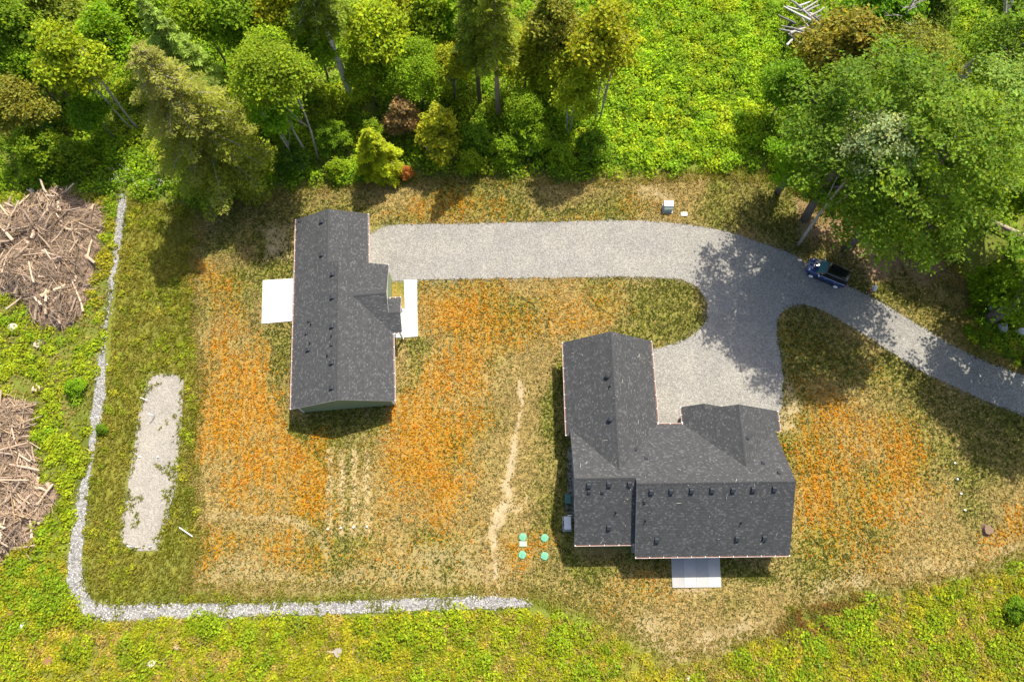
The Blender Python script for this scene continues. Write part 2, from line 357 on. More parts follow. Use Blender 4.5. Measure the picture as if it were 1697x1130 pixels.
def gsoft(x, y, pts, w):
    return softpoly(x, y, pts, w)
def lawn_masks(x, y):
    w1 = (fnoise(x, y, 3.5, 11, 4)-.5)*2; w2 = (fnoise(x+31, y, 3.5, 17, 4)-.5)*2
    X, Y = x+w1*2.6, y+w2*2.6
    sd = lambda pts, w: softpoly(X, Y, pts, w)
    org = np.zeros(x.shape)
    def O(pts, w, a): np.maximum(org, sd(pts, w*1.9)*a, out=org)
    O([(335, 430), (362, 440), (385, 470), (400, 560), (440, 620), (478, 690), (520, 735), (545, 760), (545, 868), (480, 868), (440, 845), (400, 825), (350, 780), (335, 700), (342, 600)], 1.1, .95)
    O([(705, 480), (790, 466), (868, 500), (872, 560), (800, 610), (790, 700), (775, 780), (765, 850), (720, 868), (640, 850), (612, 780), (650, 715), (690, 640), (712, 560)], 1.3, .95)
    O([(880, 478), (1030, 468), (1045, 500), (990, 540), (880, 570)], 1.2, .5)
    O([(1302, 690), (1330, 665), (1400, 668), (1500, 710), (1545, 760), (1550, 800), (1490, 830), (1420, 850), (1390, 900), (1340, 870), (1335, 770)], 1.5, 1.0)
    O([(1380, 880), (1520, 870), (1540, 920), (1400, 950)], 1.5, .4)
    O([(335, 880), (540, 890), (540, 925), (335, 960)], .9, .55)
    O([(600, 895), (820, 885), (860, 940), (620, 945)], 1.5, .38)
    O([(700, 330), (850, 328), (850, 352), (700, 356)], .7, .6); O([(620, 360), (1000, 356), (1000, 368), (620, 370)], .4, .4)
    O([(850, 880), (912, 880), (912, 930), (850, 930)], .5, .6)
    O([(1635, 865), (1720, 850), (1720, 900), (1650, 895)], .6, .9)
    O([(1310, 530), (1420, 560), (1440, 640), (1330, 640)], 1.5, .35)
    O([(695, 466), (710, 466), (712, 580), (695, 580)], .4, .5); O([(645, 470), (668, 470), (668, 515), (645, 512)], .3, .5)
    O([(990, 960), (1080, 945), (1090, 1000), (1000, 1010)], 1.5, .3); O([(1090, 362), (1100, 330), (1030, 330), (1030, 350)], .8, .35)
    org *= np.clip(2.3*fnoise(x, y, 3.0, 41, 5)-.22, .2, 1.25)
    grn = np.zeros(x.shape)
    def G(pts, w, a): np.maximum(grn, sd(pts, w)*a, out=grn)
    G([(405, 380), (488, 375), (488, 465), (440, 462), (410, 470)], 1.2, .75)
    G([(425, 540), (483, 535), (482, 680), (450, 640), (432, 600)], .9, .85)
    G([(480, 670), (655, 665), (650, 705), (552, 735), (480, 718)], .5, .95)  # gable's cast shadow painted into the lawn as darker green grass
    G([(656, 565), (700, 565), (690, 640), (660, 670)], .8, .7)
    G([(1060, 466), (1150, 468), (1172, 500), (1165, 545), (1110, 575), (1080, 572), (1020, 545)], .9, .75)
    G([(905, 600), (938, 570), (952, 905), (1055, 920), (1310, 915), (1280, 960), (930, 945), (912, 880)], .7, .95)  # green strip plus the house's cast shadow, laid in as darker lawn colour
    G([(1200, 292), (1320, 300), (1330, 410), (1220, 380), (1150, 362)], 1.0, .8)
    G([(830, 340), (1080, 340), (1090, 362), (830, 362)], .6, .6)
    G([(340, 340), (620, 310), (620, 350), (480, 365), (480, 400), (330, 420)], 1.2, .7)
    G([(1310, 510), (1360, 512), (1520, 610), (1690, 690), (1697, 800), (1600, 860), (1540, 700), (1450, 640), (1300, 650)], 1.5, .7)
    G([(1300, 890), (1450, 900), (1430, 985), (1310, 1000)], 2.5, .5); G([(840, 950), (1000, 945), (1020, 1000), (850, 985)], 2, .5)
    G([(1440, 420), (1560, 440), (1600, 520), (1540, 560), (1450, 500)], 1.5, .5); G([(560, 900), (680, 930), (700, 980), (560, 960)], 1.5, .4)
    grn *= np.clip(.3+1.3*fnoise(x, y, 1.8, 53, 4), .2, 1.15)
    bare = np.zeros(x.shape)
    for ch in (CHAN, CHAN2):
        d, w = pdist(x+w1*.6, y+w2*.6, ch); nz = fnoise(x, y, .9, 83, 3); np.maximum(bare, np.clip((1.25-d/(w+.05))*1.2+(nz-.5)*2.6, 0, 1)*sstep(w*2.6+.3, w, d)*(.95 if ch is CHAN else .4), out=bare)
    tr = np.zeros(x.shape)
    for t in TREN:
        d, w = pdist(x+w1*.1, y, t); np.maximum(tr, sstep(w*1.3, w*.5, d)*np.clip(fnoise(x, y, 1.5, 77)*1.6, .3, 1), out=tr)
    bb = lambda pts, w, a: np.maximum(bare, softpoly(X, Y, pts, w)*a*np.clip(fnoise(x, y, 1.6, 61)*1.7-.1, 0, 1), out=bare)
    bb([(1070, 305), (1120, 305), (1120, 335), (1065, 335)], .8, .6)
    bb([(1297, 650), (1320, 665), (1315, 720), (1295, 715)], .4, .8)
    bb([(1105, 972), (1200, 972), (1195, 990), (1110, 990)], .4, .8)
    bb([(1000, 1040), (1180, 1050), (1300, 1010), (1450, 960), (1697, 900), (1697, 930), (1450, 985), (1200, 1095), (1090, 1090)], 1.3, .75)
    bb([(430, 380), (490, 370), (488, 430), (440, 440)], .8, .8)
    bb([(610, 925), (840, 905), (840, 985), (330, 985), (330, 940)], 1.2, .4)
    bb([(1320, 335), (1420, 345), (1560, 400), (1580, 470), (1480, 470), (1400, 430), (1340, 420)], 1.0, 1.0)
    org *= (1-np.clip(bare*1.3+tr, 0, 1))*(1-.75*np.clip(grn, 0, 1))
    ln = x*math.cos(.06)+y*math.sin(.06)
    org *= .78+.4*np.sin(ln*2*math.pi/1.05+3*fnoise(x, y, 6, 19))*sstep(.4, .6, fnoise(x, y, 8, 29))
    return org, grn, bare, tr
def build_ground():
    st = .34; xs = np.arange(-84, 84.01, st); ys = np.arange(-20, 84.01, st)
    X, Y = np.meshgrid(xs, ys); x, y = X.ravel(), Y.ravel(); nx, ny = len(xs), len(ys)
    lawn = sstep(-.6, .6, sdist(x, y, PL(LAWN))+(fnoise(x, y, 2, 3)-.5)*1.6)
    org, grn, bare, tr = lawn_masks(x, y)
    n = fnoise(x, y, 6, 5, 5); n2 = fnoise(x, y, 1.1, 9, 3)
    straw = np.stack([.18+.08*n, .132+.058*n, .042+.024*n], 1)*(.8+.4*n2)[:, None]
    # mowing lines run along the lawn
    a = .06; ln = (x*math.cos(a)+y*math.sin(a))
    stripe = (.5+.5*np.sin(ln*2*math.pi/.95+2*fnoise(x, y, 5, 21)))*sstep(.45, .62, fnoise(x, y, 9, 23))
    straw *= (1-.22*stripe)[:, None]
    # general yellowish green cover between
    gg = np.clip(fnoise(x, y, 5.5, 33, 5)*3.6-1.5, 0, 1)*.85
    green = np.stack([.09+.045*n2, .10+.04*n2, .012+.005*n], 1)
    g = np.clip(np.maximum(grn, gg)*(1-bare)*(1-tr), 0, 1)[:, None]
    col = straw*(1-g)+green*g
    warm = np.array([.25, .13, .012]); ow = np.clip(org*1.25, 0, 1)[:, None]*.8; col = col*(1-ow)+warm*ow
    sandc = np.array([.31, .245, .145])*(.85+.3*n2)[:, None]
    duff = sstep(.4, .9, softpoly(x, y, [(1310, 320), (1460, 330), (1600, 380), (1697, 430), (1697, 480), (1560, 480), (1440, 480), (1340, 430)], 1.5))[:, None]
    sandc = sandc*(1-duff)+np.array([.22, .135, .085])*(.6+.8*n2)[:, None]*duff
    b = np.clip(bare, 0, 1)[:, None]; col = col*(1-b)+sandc*b
    t = tr[:, None]*.95; col = col*(1-t)+np.array([.36, .275, .14])*t
    wild = np.stack([.08+.06*n, .10+.06*n, .016+.01*n], 1)*(.6+.8*n2)[:, None]
    ol = np.maximum(softpoly(x, y, [(208, 330), (330, 345), (318, 420), (320, 520), (332, 640), (320, 800), (335, 880), (312, 980), (140, 1000), (150, 760), (180, 620), (190, 440)], 1.0),
                    softpoly(x, y, [(300, 1040), (1697, 1060), (1697, 1200), (-100, 1200), (-100, 950), (100, 950)], 1.5))[:, None]
    olive = np.stack([.115+.06*n2, .12+.05*n2, .02+.008*n], 1); wild = wild*(1-ol)+olive*ol
    l = lawn[:, None]; col = col*l+wild*(1-l); org = org*lawn
    z = (fnoise(x, y, 3, 71, 3)-.5)*.05
    for poly in (DRIVE, PAD): z = z*sstep(.6, -1.0, sdist(x, y, PL(poly)))
    z = z-.015
    V = np.stack([x, y, z], 1)
    idx = np.arange(nx*ny).reshape(ny, nx)
    F = np.stack([idx[:-1, :-1], idx[:-1, 1:], idx[1:, 1:], idx[1:, :-1]], -1).reshape(-1, 4)
    # skirt to the horizon
    rng = np.array([[-1500, -1500, -.03], [1500, -1500, -.03], [1500, 1500, -.03], [-1500, 1500, -.03]])
    cor = [idx[0, 0], idx[0, -1], idx[-1, -1], idx[-1, 0]]; nb = len(V); V = np.vstack([V, rng])
    SK = np.array([[nb, nb+1, cor[1], cor[0]], [nb+1, nb+2, cor[2], cor[1]], [nb+2, nb+3, cor[3], cor[2]], [nb+3, nb, cor[0], cor[3]]])
    me = npmesh('ground', V, np.vstack([F, SK]), smooth=True)
    col = np.vstack([col, np.tile([.07, .09, .02], (4, 1))])
    ptcol(me, np.clip(col, .005, .6), 'gcol'); ptval(me, np.append(org, [0]*4), 'orange')
    ptval(me, np.append(lawn*(1-.8*np.clip(bare, 0, 1))*(.55+.45*n), [0]*4), 'speck')
    tag(link('ground', me, GROUND), kind='structure')
build_ground()

def sheet(name, poly, z, mat, skirt=.06, kind='structure', parent=None):
    bm = bmesh.new(); vs = [bm.verts.new((p[0], p[1], z)) for p in poly]
    f = bm.faces.new(vs)
    if f.normal.z < 0: f.normal_flip()
    f.normal_update()
    if f.normal.z < 0: f.normal_flip()
    r = bmesh.ops.extrude_face_region(bm, geom=[f]); up = [v for v in r['geom'] if isinstance(v, bmesh.types.BMVert)]
    for v in up: v.co.z = z
    for v in vs: v.co.z = z-skirt
    fs = [q for q in bm.faces if len(q.verts) > 4]
    bmesh.ops.triangulate(bm, faces=fs)
    bmesh.ops.recalc_face_normals(bm, faces=bm.faces[:])
    me = bpy.data.meshes.new(name); bm.to_mesh(me); bm.free()
    o = link(name, me, mat, parent)
    if kind: o['kind'] = kind
    return o
rngG = np.random.default_rng(5)
OCT_V = np.array([[1, 0, 0], [0, 1, 0], [-1, 0, 0], [0, -1, 0], [0, 0, .8], [0, 0, -.6]], float)
OCT_F = np.array([[0, 1, 4], [1, 2, 4], [2, 3, 4], [3, 0, 4], [1, 0, 5], [2, 1, 5], [3, 2, 5], [0, 3, 5]])
def stones(name, xy, size, z, cols, mat, parent=None, seed=1):
    r = np.random.default_rng(seed); n = len(xy)
    V = OCT_V[None]*(size[:, None, None]*r.uniform(.6, 1.3, (n, 6, 1))); a = r.uniform(0, 6.28, n)
    ca, sa = np.cos(a)[:, None], np.sin(a)[:, None]
    W = np.stack([V[..., 0]*ca-V[..., 1]*sa+xy[:, :1], V[..., 0]*sa+V[..., 1]*ca+xy[:, 1:2], V[..., 2]*.75+np.broadcast_to(z, (n,))[:, None]], -1)
    F = OCT_F[None]+(np.arange(n)*6)[:, None, None]
    me = npmesh(name, W.reshape(-1, 3), F.reshape(-1, 3)); facecol(me, np.repeat(cols, 8, 0))
    return tag(link(name, me, mat, parent), kind='stuff')
def sample_poly(poly, dens, r):
    lo, hi = poly.min(0), poly.max(0); n = int((hi-lo).prod()*dens); p = r.uniform(lo, hi, (n, 2))
    return p[sdist(p[:, 0], p[:, 1], poly) > 0]

DRW = smoothclosed(PL(DRIVE), .35, .14, 3)
drive = sheet('gravel_driveway', DRW, .03, GRAVEL, .08)
p = sample_poly(PL(DRIVE), 26, rngG); d = sdist(p[:, 0], p[:, 1], DRW)
keep = (d < .5) | (rngG.random(len(p)) < .25); p = p[keep]
q = DRW[rngG.integers(0, len(DRW), 4500)]+rngG.normal(0, .22, (4500, 2)); p = np.vstack([p, q])
cg = np.array([.24, .23, .215])*rngG.uniform(.55, 1.5, (len(p), 1))
stones('loose_gravel', p, rngG.uniform(.025, .06, len(p)), .035, cg, STONE, drive, 2)
PDW = smoothclosed(PL(PAD), .3, .16, 8); pad = sheet('gravel_pad', PDW, .03, PADG, .08)
p = sample_poly(PL(PAD), 30, rngG); q = PDW[rngG.integers(0, len(PDW), 900)]+rngG.normal(0, .2, (900, 2)); p = np.vstack([p, q])
stones('loose_gravel', p, rngG.uniform(.02, .05, len(p)), .035, np.array([.27, .25, .22])*rngG.uniform(.6, 1.35, (len(p), 1)), STONE, pad, 4)
# rock drain
pl = np.array(PATHW); t = np.diff(pl[:, :2], axis=0); t = np.vstack([t, t[-1]]); t /= np.linalg.norm(t, axis=1)[:, None]; nrm = np.stack([-t[:, 1], t[:, 0]], 1)
ring = np.vstack([pl[:, :2]+nrm*pl[:, 2:3], (pl[:, :2]-nrm*pl[:, 2:3])[::-1]])
RDW = smoothclosed(ring, .25, .1, 12, 1); rock = sheet('rock_drain_path', RDW, .03, ROCKBASE, .08)
p = sample_poly(ring, 75, rngG); q = RDW[rngG.integers(0, len(RDW), 900)]+rngG.normal(0, .16, (900, 2)); p = np.vstack([p, q])
stones('drain_stones', p, rngG.uniform(.05, .11, len(p)), .045, np.array([.30, .29, .275])*rngG.uniform(.45, 1.35, (len(p), 1)), STONE, rock, 6)
# gravel bed by the west wall of the right house
stripo = sheet('gravel_bed', smoothclosed(PL([(939, 737), (965, 737), (965, 878), (943, 878), (940, 862), (936, 845), (940, 820), (940, 780)]), .3, .08, 15), .022, ROCKBASE, .06)

# ------------------------------------------------------------------ houses
def slope(parent, pts, z0, grad, name='roof_slope', th=.15):
    """pts in plan (u,v); plane z = z0 + grad.(u,v)"""
    zf = lambda u, v: z0+grad[0]*u+grad[1]*v
    bm = bmesh.new(); uvl = bm.loops.layers.uv.new('UVMap')
    vs = [bm.verts.new((u, v, zf(u, v))) for u, v in pts]; f = bm.faces.new(vs); f.normal_update()
    if f.normal.z < 0: f.normal_flip()
    f.material_index = 0
    lo = [bm.verts.new((u, v, zf(u, v)-th)) for u, v in pts]; n = len(pts)
    fb = bm.faces.new(lo[::-1]); fb.material_index = 1
    for i in range(n):
        q = bm.faces.new((vs[i], vs[(i+1) % n], lo[(i+1) % n], lo[i])); q.material_index = 1
    bmesh.ops.recalc_face_normals(bm, faces=bm.faces[:])
    g = math.hypot(*grad); up = (grad[0]/g, grad[1]/g); al = (-up[1], up[0]); k = math.sqrt(1+g*g)
    for fc in bm.faces:
        for lp in fc.loops:
            c = lp.vert.co; lp[uvl].uv = (c.x*al[0]+c.y*al[1]+50, (c.x*up[0]+c.y*up[1])*k+50)
    bmesh.ops.triangulate(bm, faces=[q for q in bm.faces if len(q.verts) > 4])
    me = bpy.data.meshes.new(name); bm.to_mesh(me); bm.free()
    return link(name, me, [SHINGLE, TRIM], parent)
def ridgecap(parent, a, b, za, side, p):
    """folded cap strip over a ridge from a to b (plan), height za, slopes p on both sides"""
    mb = MB(); w = .15; dx, dy = b[0]-a[0], b[1]-a[1]; ln = math.hypot(dx, dy); n = (-dy/ln, dx/ln); k = int(ln/.25)
    for i in range(k):
        t0, t1 = i/k, (i+1)/k-.012
        pa = (a[0]+dx*t0, a[1]+dy*t0); pb = (a[0]+dx*t1, a[1]+dy*t1); z1, z2 = za+.012, za+.028
        vs = []
        for q, zz in ((pa, z1), (pb, z2)): vs += [(q[0]+n[0]*w, q[1]+n[1]*w, zz-p*w), (q[0], q[1], zz), (q[0]-n[0]*w, q[1]-n[1]*w, zz-p*w)]
        mb.add(vs, [(0, 3, 4, 1), (1, 4, 5, 2)])
    return tag(mb.build('ridge_cap', CAPM, parent), kind='stuff')
CAPM = simple('ridge_cap_shingle', (.046, .047, .048), .85, .2, var=.4, scale=9)
def gutter(parent, a, b, z, out):
    """eave gutter between plan points; out = outward unit vector"""
    dx, dy = b[0]-a[0], b[1]-a[1]; ln = math.hypot(dx, dy); d = (dx/ln, dy/ln); root = MB()
    def bx(mb, s0, s1, o0, o1, z0, z1, mi=0):
        vs = []
        for zz in (z0, z1):
            for s, o in ((s0, o0), (s1, o0), (s1, o1), (s0, o1)): vs.append((a[0]+d[0]*s+out[0]*o, a[1]+d[1]*s+out[1]*o, zz))
        fs = [(3, 2, 1, 0), (4, 5, 6, 7), (0, 1, 5, 4), (1, 2, 6, 5), (2, 3, 7, 6), (3, 0, 4, 7)]
        if d[0]*out[1]-d[1]*out[0] < 0: fs = [f[::-1] for f in fs]
        mb.add(vs, fs, mi)
    bx(root, 0, ln, .004, .125, z-.13, z-.118); bx(root, 0, ln, .113, .127, z-.118, z-.015); bx(root, 0, .012, .01, .113, z-.118, z-.02); bx(root, ln-.012, ln, .01, .113, z-.118, z-.02)
    bx(root, .012, ln-.012, .012, .113, z-.117, z-.075, 1)
    g = root.build('gutter', [TRIM, GUTIN], parent)
    hb = MB(); k = max(2, int(ln/1.15))
    for i in range(k+1):
        s = .05+(ln-.1)*i/k; bx(hb, s-.02, s+.02, .0, .128, z-.04, z-.012)
    tag(hb.build('gutter_hangers', TRIM, g), kind='stuff')
def gable_body(parent, mat, prof, s0, s1, axis):
    """prof: list of (c,z) across; extruded along axis from s0 to s1"""
    mb = MB(); n = len(prof)
    vs = [((c, s0, z) if axis == 'v' else (s0, c, z)) for c, z in prof]+[((c, s1, z) if axis == 'v' else (s1, c, z)) for c, z in prof]
    fs = [tuple(range(n)), tuple(range(2*n-1, n-1, -1))]+[(i, n+i, n+(i+1) % n, (i+1) % n) for i in range(n)]
    if axis == 'v': fs = [f for f in fs]
    else: fs = [f[::-1] for f in fs]
    mb.add(vs, fs); return mb.build('wall', mat, parent)
def opening(parent, kind, pos, z0, w, h, face):
    """window/door on a wall; pos=(u,v) centre of wall line, face = outward dir"""
    f = face; s = (-f[1], f[0])
    def bx(mb, s0, s1, n0, n1, a, b, mi=0):
        pts = [(pos[0]+s[0]*i+f[0]*j, pos[1]+s[1]*i+f[1]*j) for i, j in ((s0, n0), (s1, n0), (s1, n1), (s0, n1))]
        vs = [(*q, a) for q in pts]+[(*q, b) for q in pts]
        mb.add(vs, [(0, 1, 2, 3), (7, 6, 5, 4), (4, 5, 1, 0), (5, 6, 2, 1), (6, 7, 3, 2), (7, 4, 0, 3)], mi)
    m = MB(); t = .09
    bx(m, -w/2-t, -w/2, 0, .05, z0-t, z0+h+t); bx(m, w/2, w/2+t, 0, .05, z0-t, z0+h+t); bx(m, -w/2, w/2, 0, .05, z0+h, z0+h+t)
    if kind == 'window':
        bx(m, -w/2, w/2, 0, .05, z0-t, z0); bx(m, -.025, .025, .005, .04, z0, z0+h)
    o = m.build('window_frame' if kind == 'window' else 'door_frame', TRIM, parent)
    g = MB(); 
    if kind == 'window': bx(g, -w/2, w/2, .002, .02, z0, z0+h); g.build('pane', GLASS, o)
    elif kind == 'door':
        bx(g, -w/2, w/2, .002, .03, z0, z0+h); d = g.build('door', simple('front_door', (.09, .03, .02), .5), o)
    else:
        for i in range(4):
            g2 = MB(); bx(g2, -w/2+.01, w/2-.01, .002, .03, z0+i*h/4+.01, z0+(i+1)*h/4-.01); g2.build('door_panel', TRIM, o)
    return o
def tolocal(org, yaw, q):
    dx, dy = q[0]-org[0], q[1]-org[1]; c, s = math.cos(yaw), math.sin(yaw); return dx*c+dy*s, -dx*s+dy*c
def onroof(org, yaw, rf, px, py):
    z = 4.5
    for _ in range(14):
        q = P(px, py, z); u, v = tolocal(org, yaw, q); z = .5*z+.5*rf(u, v)
    return u, v, rf(u, v)
def vent(parent, rf, u, v, kind):
    e = .05; gx = (rf(u+e, v)-rf(u-e, v))/(2*e); gy = (rf(u, v+e)-rf(u, v-e))/(2*e)
    n = Vector((-gx, -gy, 1)).normalized(); up = Vector((gx, gy, gx*gx+gy*gy)); up = up.normalized() if up.length > 1e-4 else Vector((0, 1, 0)); x = up.cross(n)
    mb = MB()
    if kind in ('box', 'small'):
        k = 1.0 if kind == 'box' else .68
        w, l, h = .185*k, .2*k, .19*k
        mb.box(-w*1.25, w*1.25, -l*1.2, l*1.25, 0, .015)
        vs = [(-w, -l, .015), (w, -l, .015), (w, l, .015), (-w, l, .015), (-w, -l, h*.9), (w, -l, h*.9), (w*.85, l*.5, h), (-w*.85, l*.5, h), (w*.85, l, h*.45), (-w*.85, l, h*.45)]
        mb.add(vs, [(0, 1, 5, 4), (4, 5, 6, 7), (7, 6, 8, 9), (1, 2, 8, 6, 5), (3, 0, 4, 7, 9), (2, 3, 9, 8)])
    elif kind == 'dome':
        mb.lathe([(.27, 0), (.27, .02), (.19, .03), (.19, .12), (.24, .14), (.23, .2), (.15, .26), (.03, .28)], n=20)
    name = 'roof_vent' if kind != 'pipe' else 'vent_pipe'
    R = Matrix((x, up, n)).transposed().to_4x4()
    if kind == 'pipe':
        # pipes stand plumb, with a sloping flashing collar
        mb.lathe([(.045, -.2), (.045, .36), (.035, .36), (.035, .3)], n=10)
        b = MB().lathe([(.13, .004), (.12, .02), (.06, .09), (.05, .1)], n=12)
        o = mb.build(name, BLACKPL, parent, loc=(u, v, rf(u, v)))
        f = b.build('flashing', METAL, o); f.matrix_local = R
        return o
    o = mb.build(name, METAL, parent, smooth=False); o.matrix_local = Matrix.Translation((u, v, rf(u, v)))@R
    return o
def slab(name, pts_local, org_obj, z=.08, col=(1, 1, 1), parent=None):
    poly = [p for p in pts_local]
    o = sheet(name, np.array(poly), z, CONC, .16, None, parent); o.color = (*col, 1)
    return o

# ---- left house
def left_house():
    org = (-21.402, 14.631); yaw = .085
    W, W2, v1, v2, a, E1, c, E2, he, p = 9.562, 7.288, 13.891, 19.878, 6.725, 9.308, 10.306, 10.444, 2.636, .417
    hA, hB = (v1-a)/2, (c-a)/2
    H = empty('ranch_house', (*org, 0), yaw)
    tag(H, 'smaller sage green house with a long grey shingle roof, left of the gravel driveway', 'house', 'the two houses')
    # roof
    slope(H, [(0, 0), (W/2, 0), (W/2, v1), (W2/2, v1), (W2/2, v2), (0, v2)], he, (p, 0))
    slope(H, [(W/2, 0), (W, 0), (W, a), (W-hA, a+hA), (E1, v1-(W-E1)), (E1, v1), (W/2, v1)], he+p*W, (-p, 0))
    slope(H, [(W2/2, v1-.02), (W2, v1-.02), (W2, v2), (W2/2, v2)], he+p*W2, (-p, 0))
    slope(H, [(W-hA, a+hA), (E1, a+hA), (E1, v1-(W-E1))], he+p*v1, (0, -p))
    slope(H, [(W, a), (E2, a), (E2, a+hB), (E1, a+hB), (E1, a+hA), (W-hA, a+hA)], he-p*a, (0, p))
    slope(H, [(E1-.35, a+hB), (E2, a+hB), (E2, c), (E1-.35, c)], he+p*c, (0, -p))
    ridgecap(H, (W/2, 0), (W/2, v1), he+p*W/2, 1, p); ridgecap(H, (W2/2, v1), (W2/2, v2), he+p*W2/2, 1, p)
    ridgecap(H, (W-hA+.1, a+hA), (E1, a+hA), he+p*hA, 1, p); ridgecap(H, (E1, a+hB), (E2, a+hB), he+p*hB, 1, p)
    for s in (((0, 0), (0, v2), (-1, 0)), ((W, 0), (W, a-.1), (1, 0)), ((W2, v1+.12), (W2, v2), (1, 0)), ((W2+.15, v1), (E1, v1), (0, 1)), ((E1+.02, c), (E2, c), (0, 1)), ((W+.14, a), (E2, a), (0, -1))):
        gutter(H, s[0], s[1], he, s[2])
    dz = .17; ov = .42
    f = lambda d: he+p*d-dz
    gable_body(H, SAGE, [(ov, 0), (W-ov, 0), (W-ov, f(ov)), (W/2, f(W/2)), (ov, f(ov))], .3, v1-.3, 'v')
    gable_body(H, SAGE, [(ov+.003, 0), (W2-ov, 0), (W2-ov, f(ov)), (W2/2, f(W2/2)), (ov+.003, f(ov))], v1-1, v2-.3, 'v')
    gable_body(H, SAGE, [(a+ov, 0), (v1-ov, 0), (v1-ov, f(ov)), (a+hA, f(hA)), (a+ov, f(ov))], 5, E1-.28, 'u')
    # porch gable: beam, infill and posts
    b = MB(); b.box(E1-.2, E2-.28, a+.2, a+.34, he-.42, he-.1); b.box(E1-.2, E2-.28, c-.34, c-.2, he-.42, he-.1); b.box(E2-.42, E2-.29, a+.342, c-.342, he-.42, he-.12)
    b.build('porch_beam', TRIM, H)
    gable_body(H, CREAM, [(a+.3, he-.11), (c-.3, he-.11), (a+hB, f(hB))], E2-.4, E2-.3, 'u').name = 'porch_gable'
    for vv in (a+.27, c-.27):
        q = MB(); q.box(E2-.43, E2-.27, vv-.08, vv+.08, .17, he-.42); q.box(E2-.46, E2-.24, vv-.11, vv+.11, .1, .17); q.build('porch_post', TRIM, H)
    # white corner boards
    for (uu, vv) in ((W-ov, .3), (ov, .3), (ov, v2-.3), (W2-ov, v2-.3), (E1-.28, v1-ov), (E1-.28, a+ov)):
        q = MB(); q.box(uu-.07, uu+.03, vv-.03, vv+.07, 0, he-.05); q.build('corner_board', TRIM, H)
    for (uu, vv, s) in ((W-.36, .45, 0), (.36, .5, 0), (.36, v2-.5, 0), (W2-.36, v2-.5, 0)):
        q = MB(); q.box(uu-.04, uu+.04, vv-.04, vv+.04, .05, he-.1); q.build('downspout', TRIM, H)
    # openings
    opening(H, 'window', (E1-.28, 11.6), .9, 1.7, 1.3, (1, 0)); opening(H, 'window', (W-ov, 3.5), .95, 1.5, 1.2, (1, 0)); opening(H, 'garage', (W2-ov, 16.8), .05, 4.6, 2.15, (1, 0))
    opening(H, 'door', (E1-.28, 8.6), .1, .95, 2.05, (1, 0))
    for vv in (3, 9, 14): opening(H, 'window', (ov, vv), .95, 1.4, 1.2, (-1, 0))
    opening(H, 'door', (ov, 11), .1, 1.5, 2.05, (-1, 0))
    def rf(u, v):
        if v > v1: return he+p*min(u, W2-u)
        z = he+p*min(u, W-u)
        if v > a and u > W/2: z = max(z, he+p*min(v-a, v1-v))
        return z
    Z1 = lambda x, y: (400+x/4.709, 320+y/4.709); Z2 = lambda x, y: (400+x/4.709, 520+y/4.709)
    for (px, py), k in [(Z1(628, 226), 'box'), (Z1(627, 484), 'box'), (Z1(712, 634), 'box'), (Z1(710, 815), 'box'), (Z1(708, 1041), 'box'), (Z1(528, 998), 'small'), (Z1(545, 1026), 'pipe'), (Z1(508, 1096), 'small'),
                        (Z2(537, 230), 'pipe'), (Z2(523, 280), 'box'), (Z2(704, 174), 'pipe'), (Z2(704, 242), 'small'), (Z2(672, 326), 'pipe'), (Z2(706, 382), 'box'), (Z2(706, 576), 'box')]:
        u, v, z = onroof(org, yaw, rf, px, py); vent(H, rf, u, v, k)
    # concrete around it
    def toW(u, v): return (org[0]+u*math.cos(yaw)-v*math.sin(yaw), org[1]+u*math.sin(yaw)+v*math.cos(yaw))
    pt = slab('concrete_patio', PL([(436, 465), (500, 461), (500, 531), (434, 537)]), None, .09); pt['kind'] = 'structure'
    wk = slab('concrete_walkway', PL([(669.5, 464), (691, 464), (692.5, 558), (673, 559.3)]), None, .09); wk['kind'] = 'structure'
    x0, x1 = toW(E1-.5, a+.1), 0
    q = PL([(664, 512), (671.3, 512), (672.6, 559.2), (652, 560.5), (636, 560), (636, 512)])
    pc = slab('porch_slab', q, None, .1, (.98, .98, .98)); pc['kind'] = 'structure'
    return H
left_house()

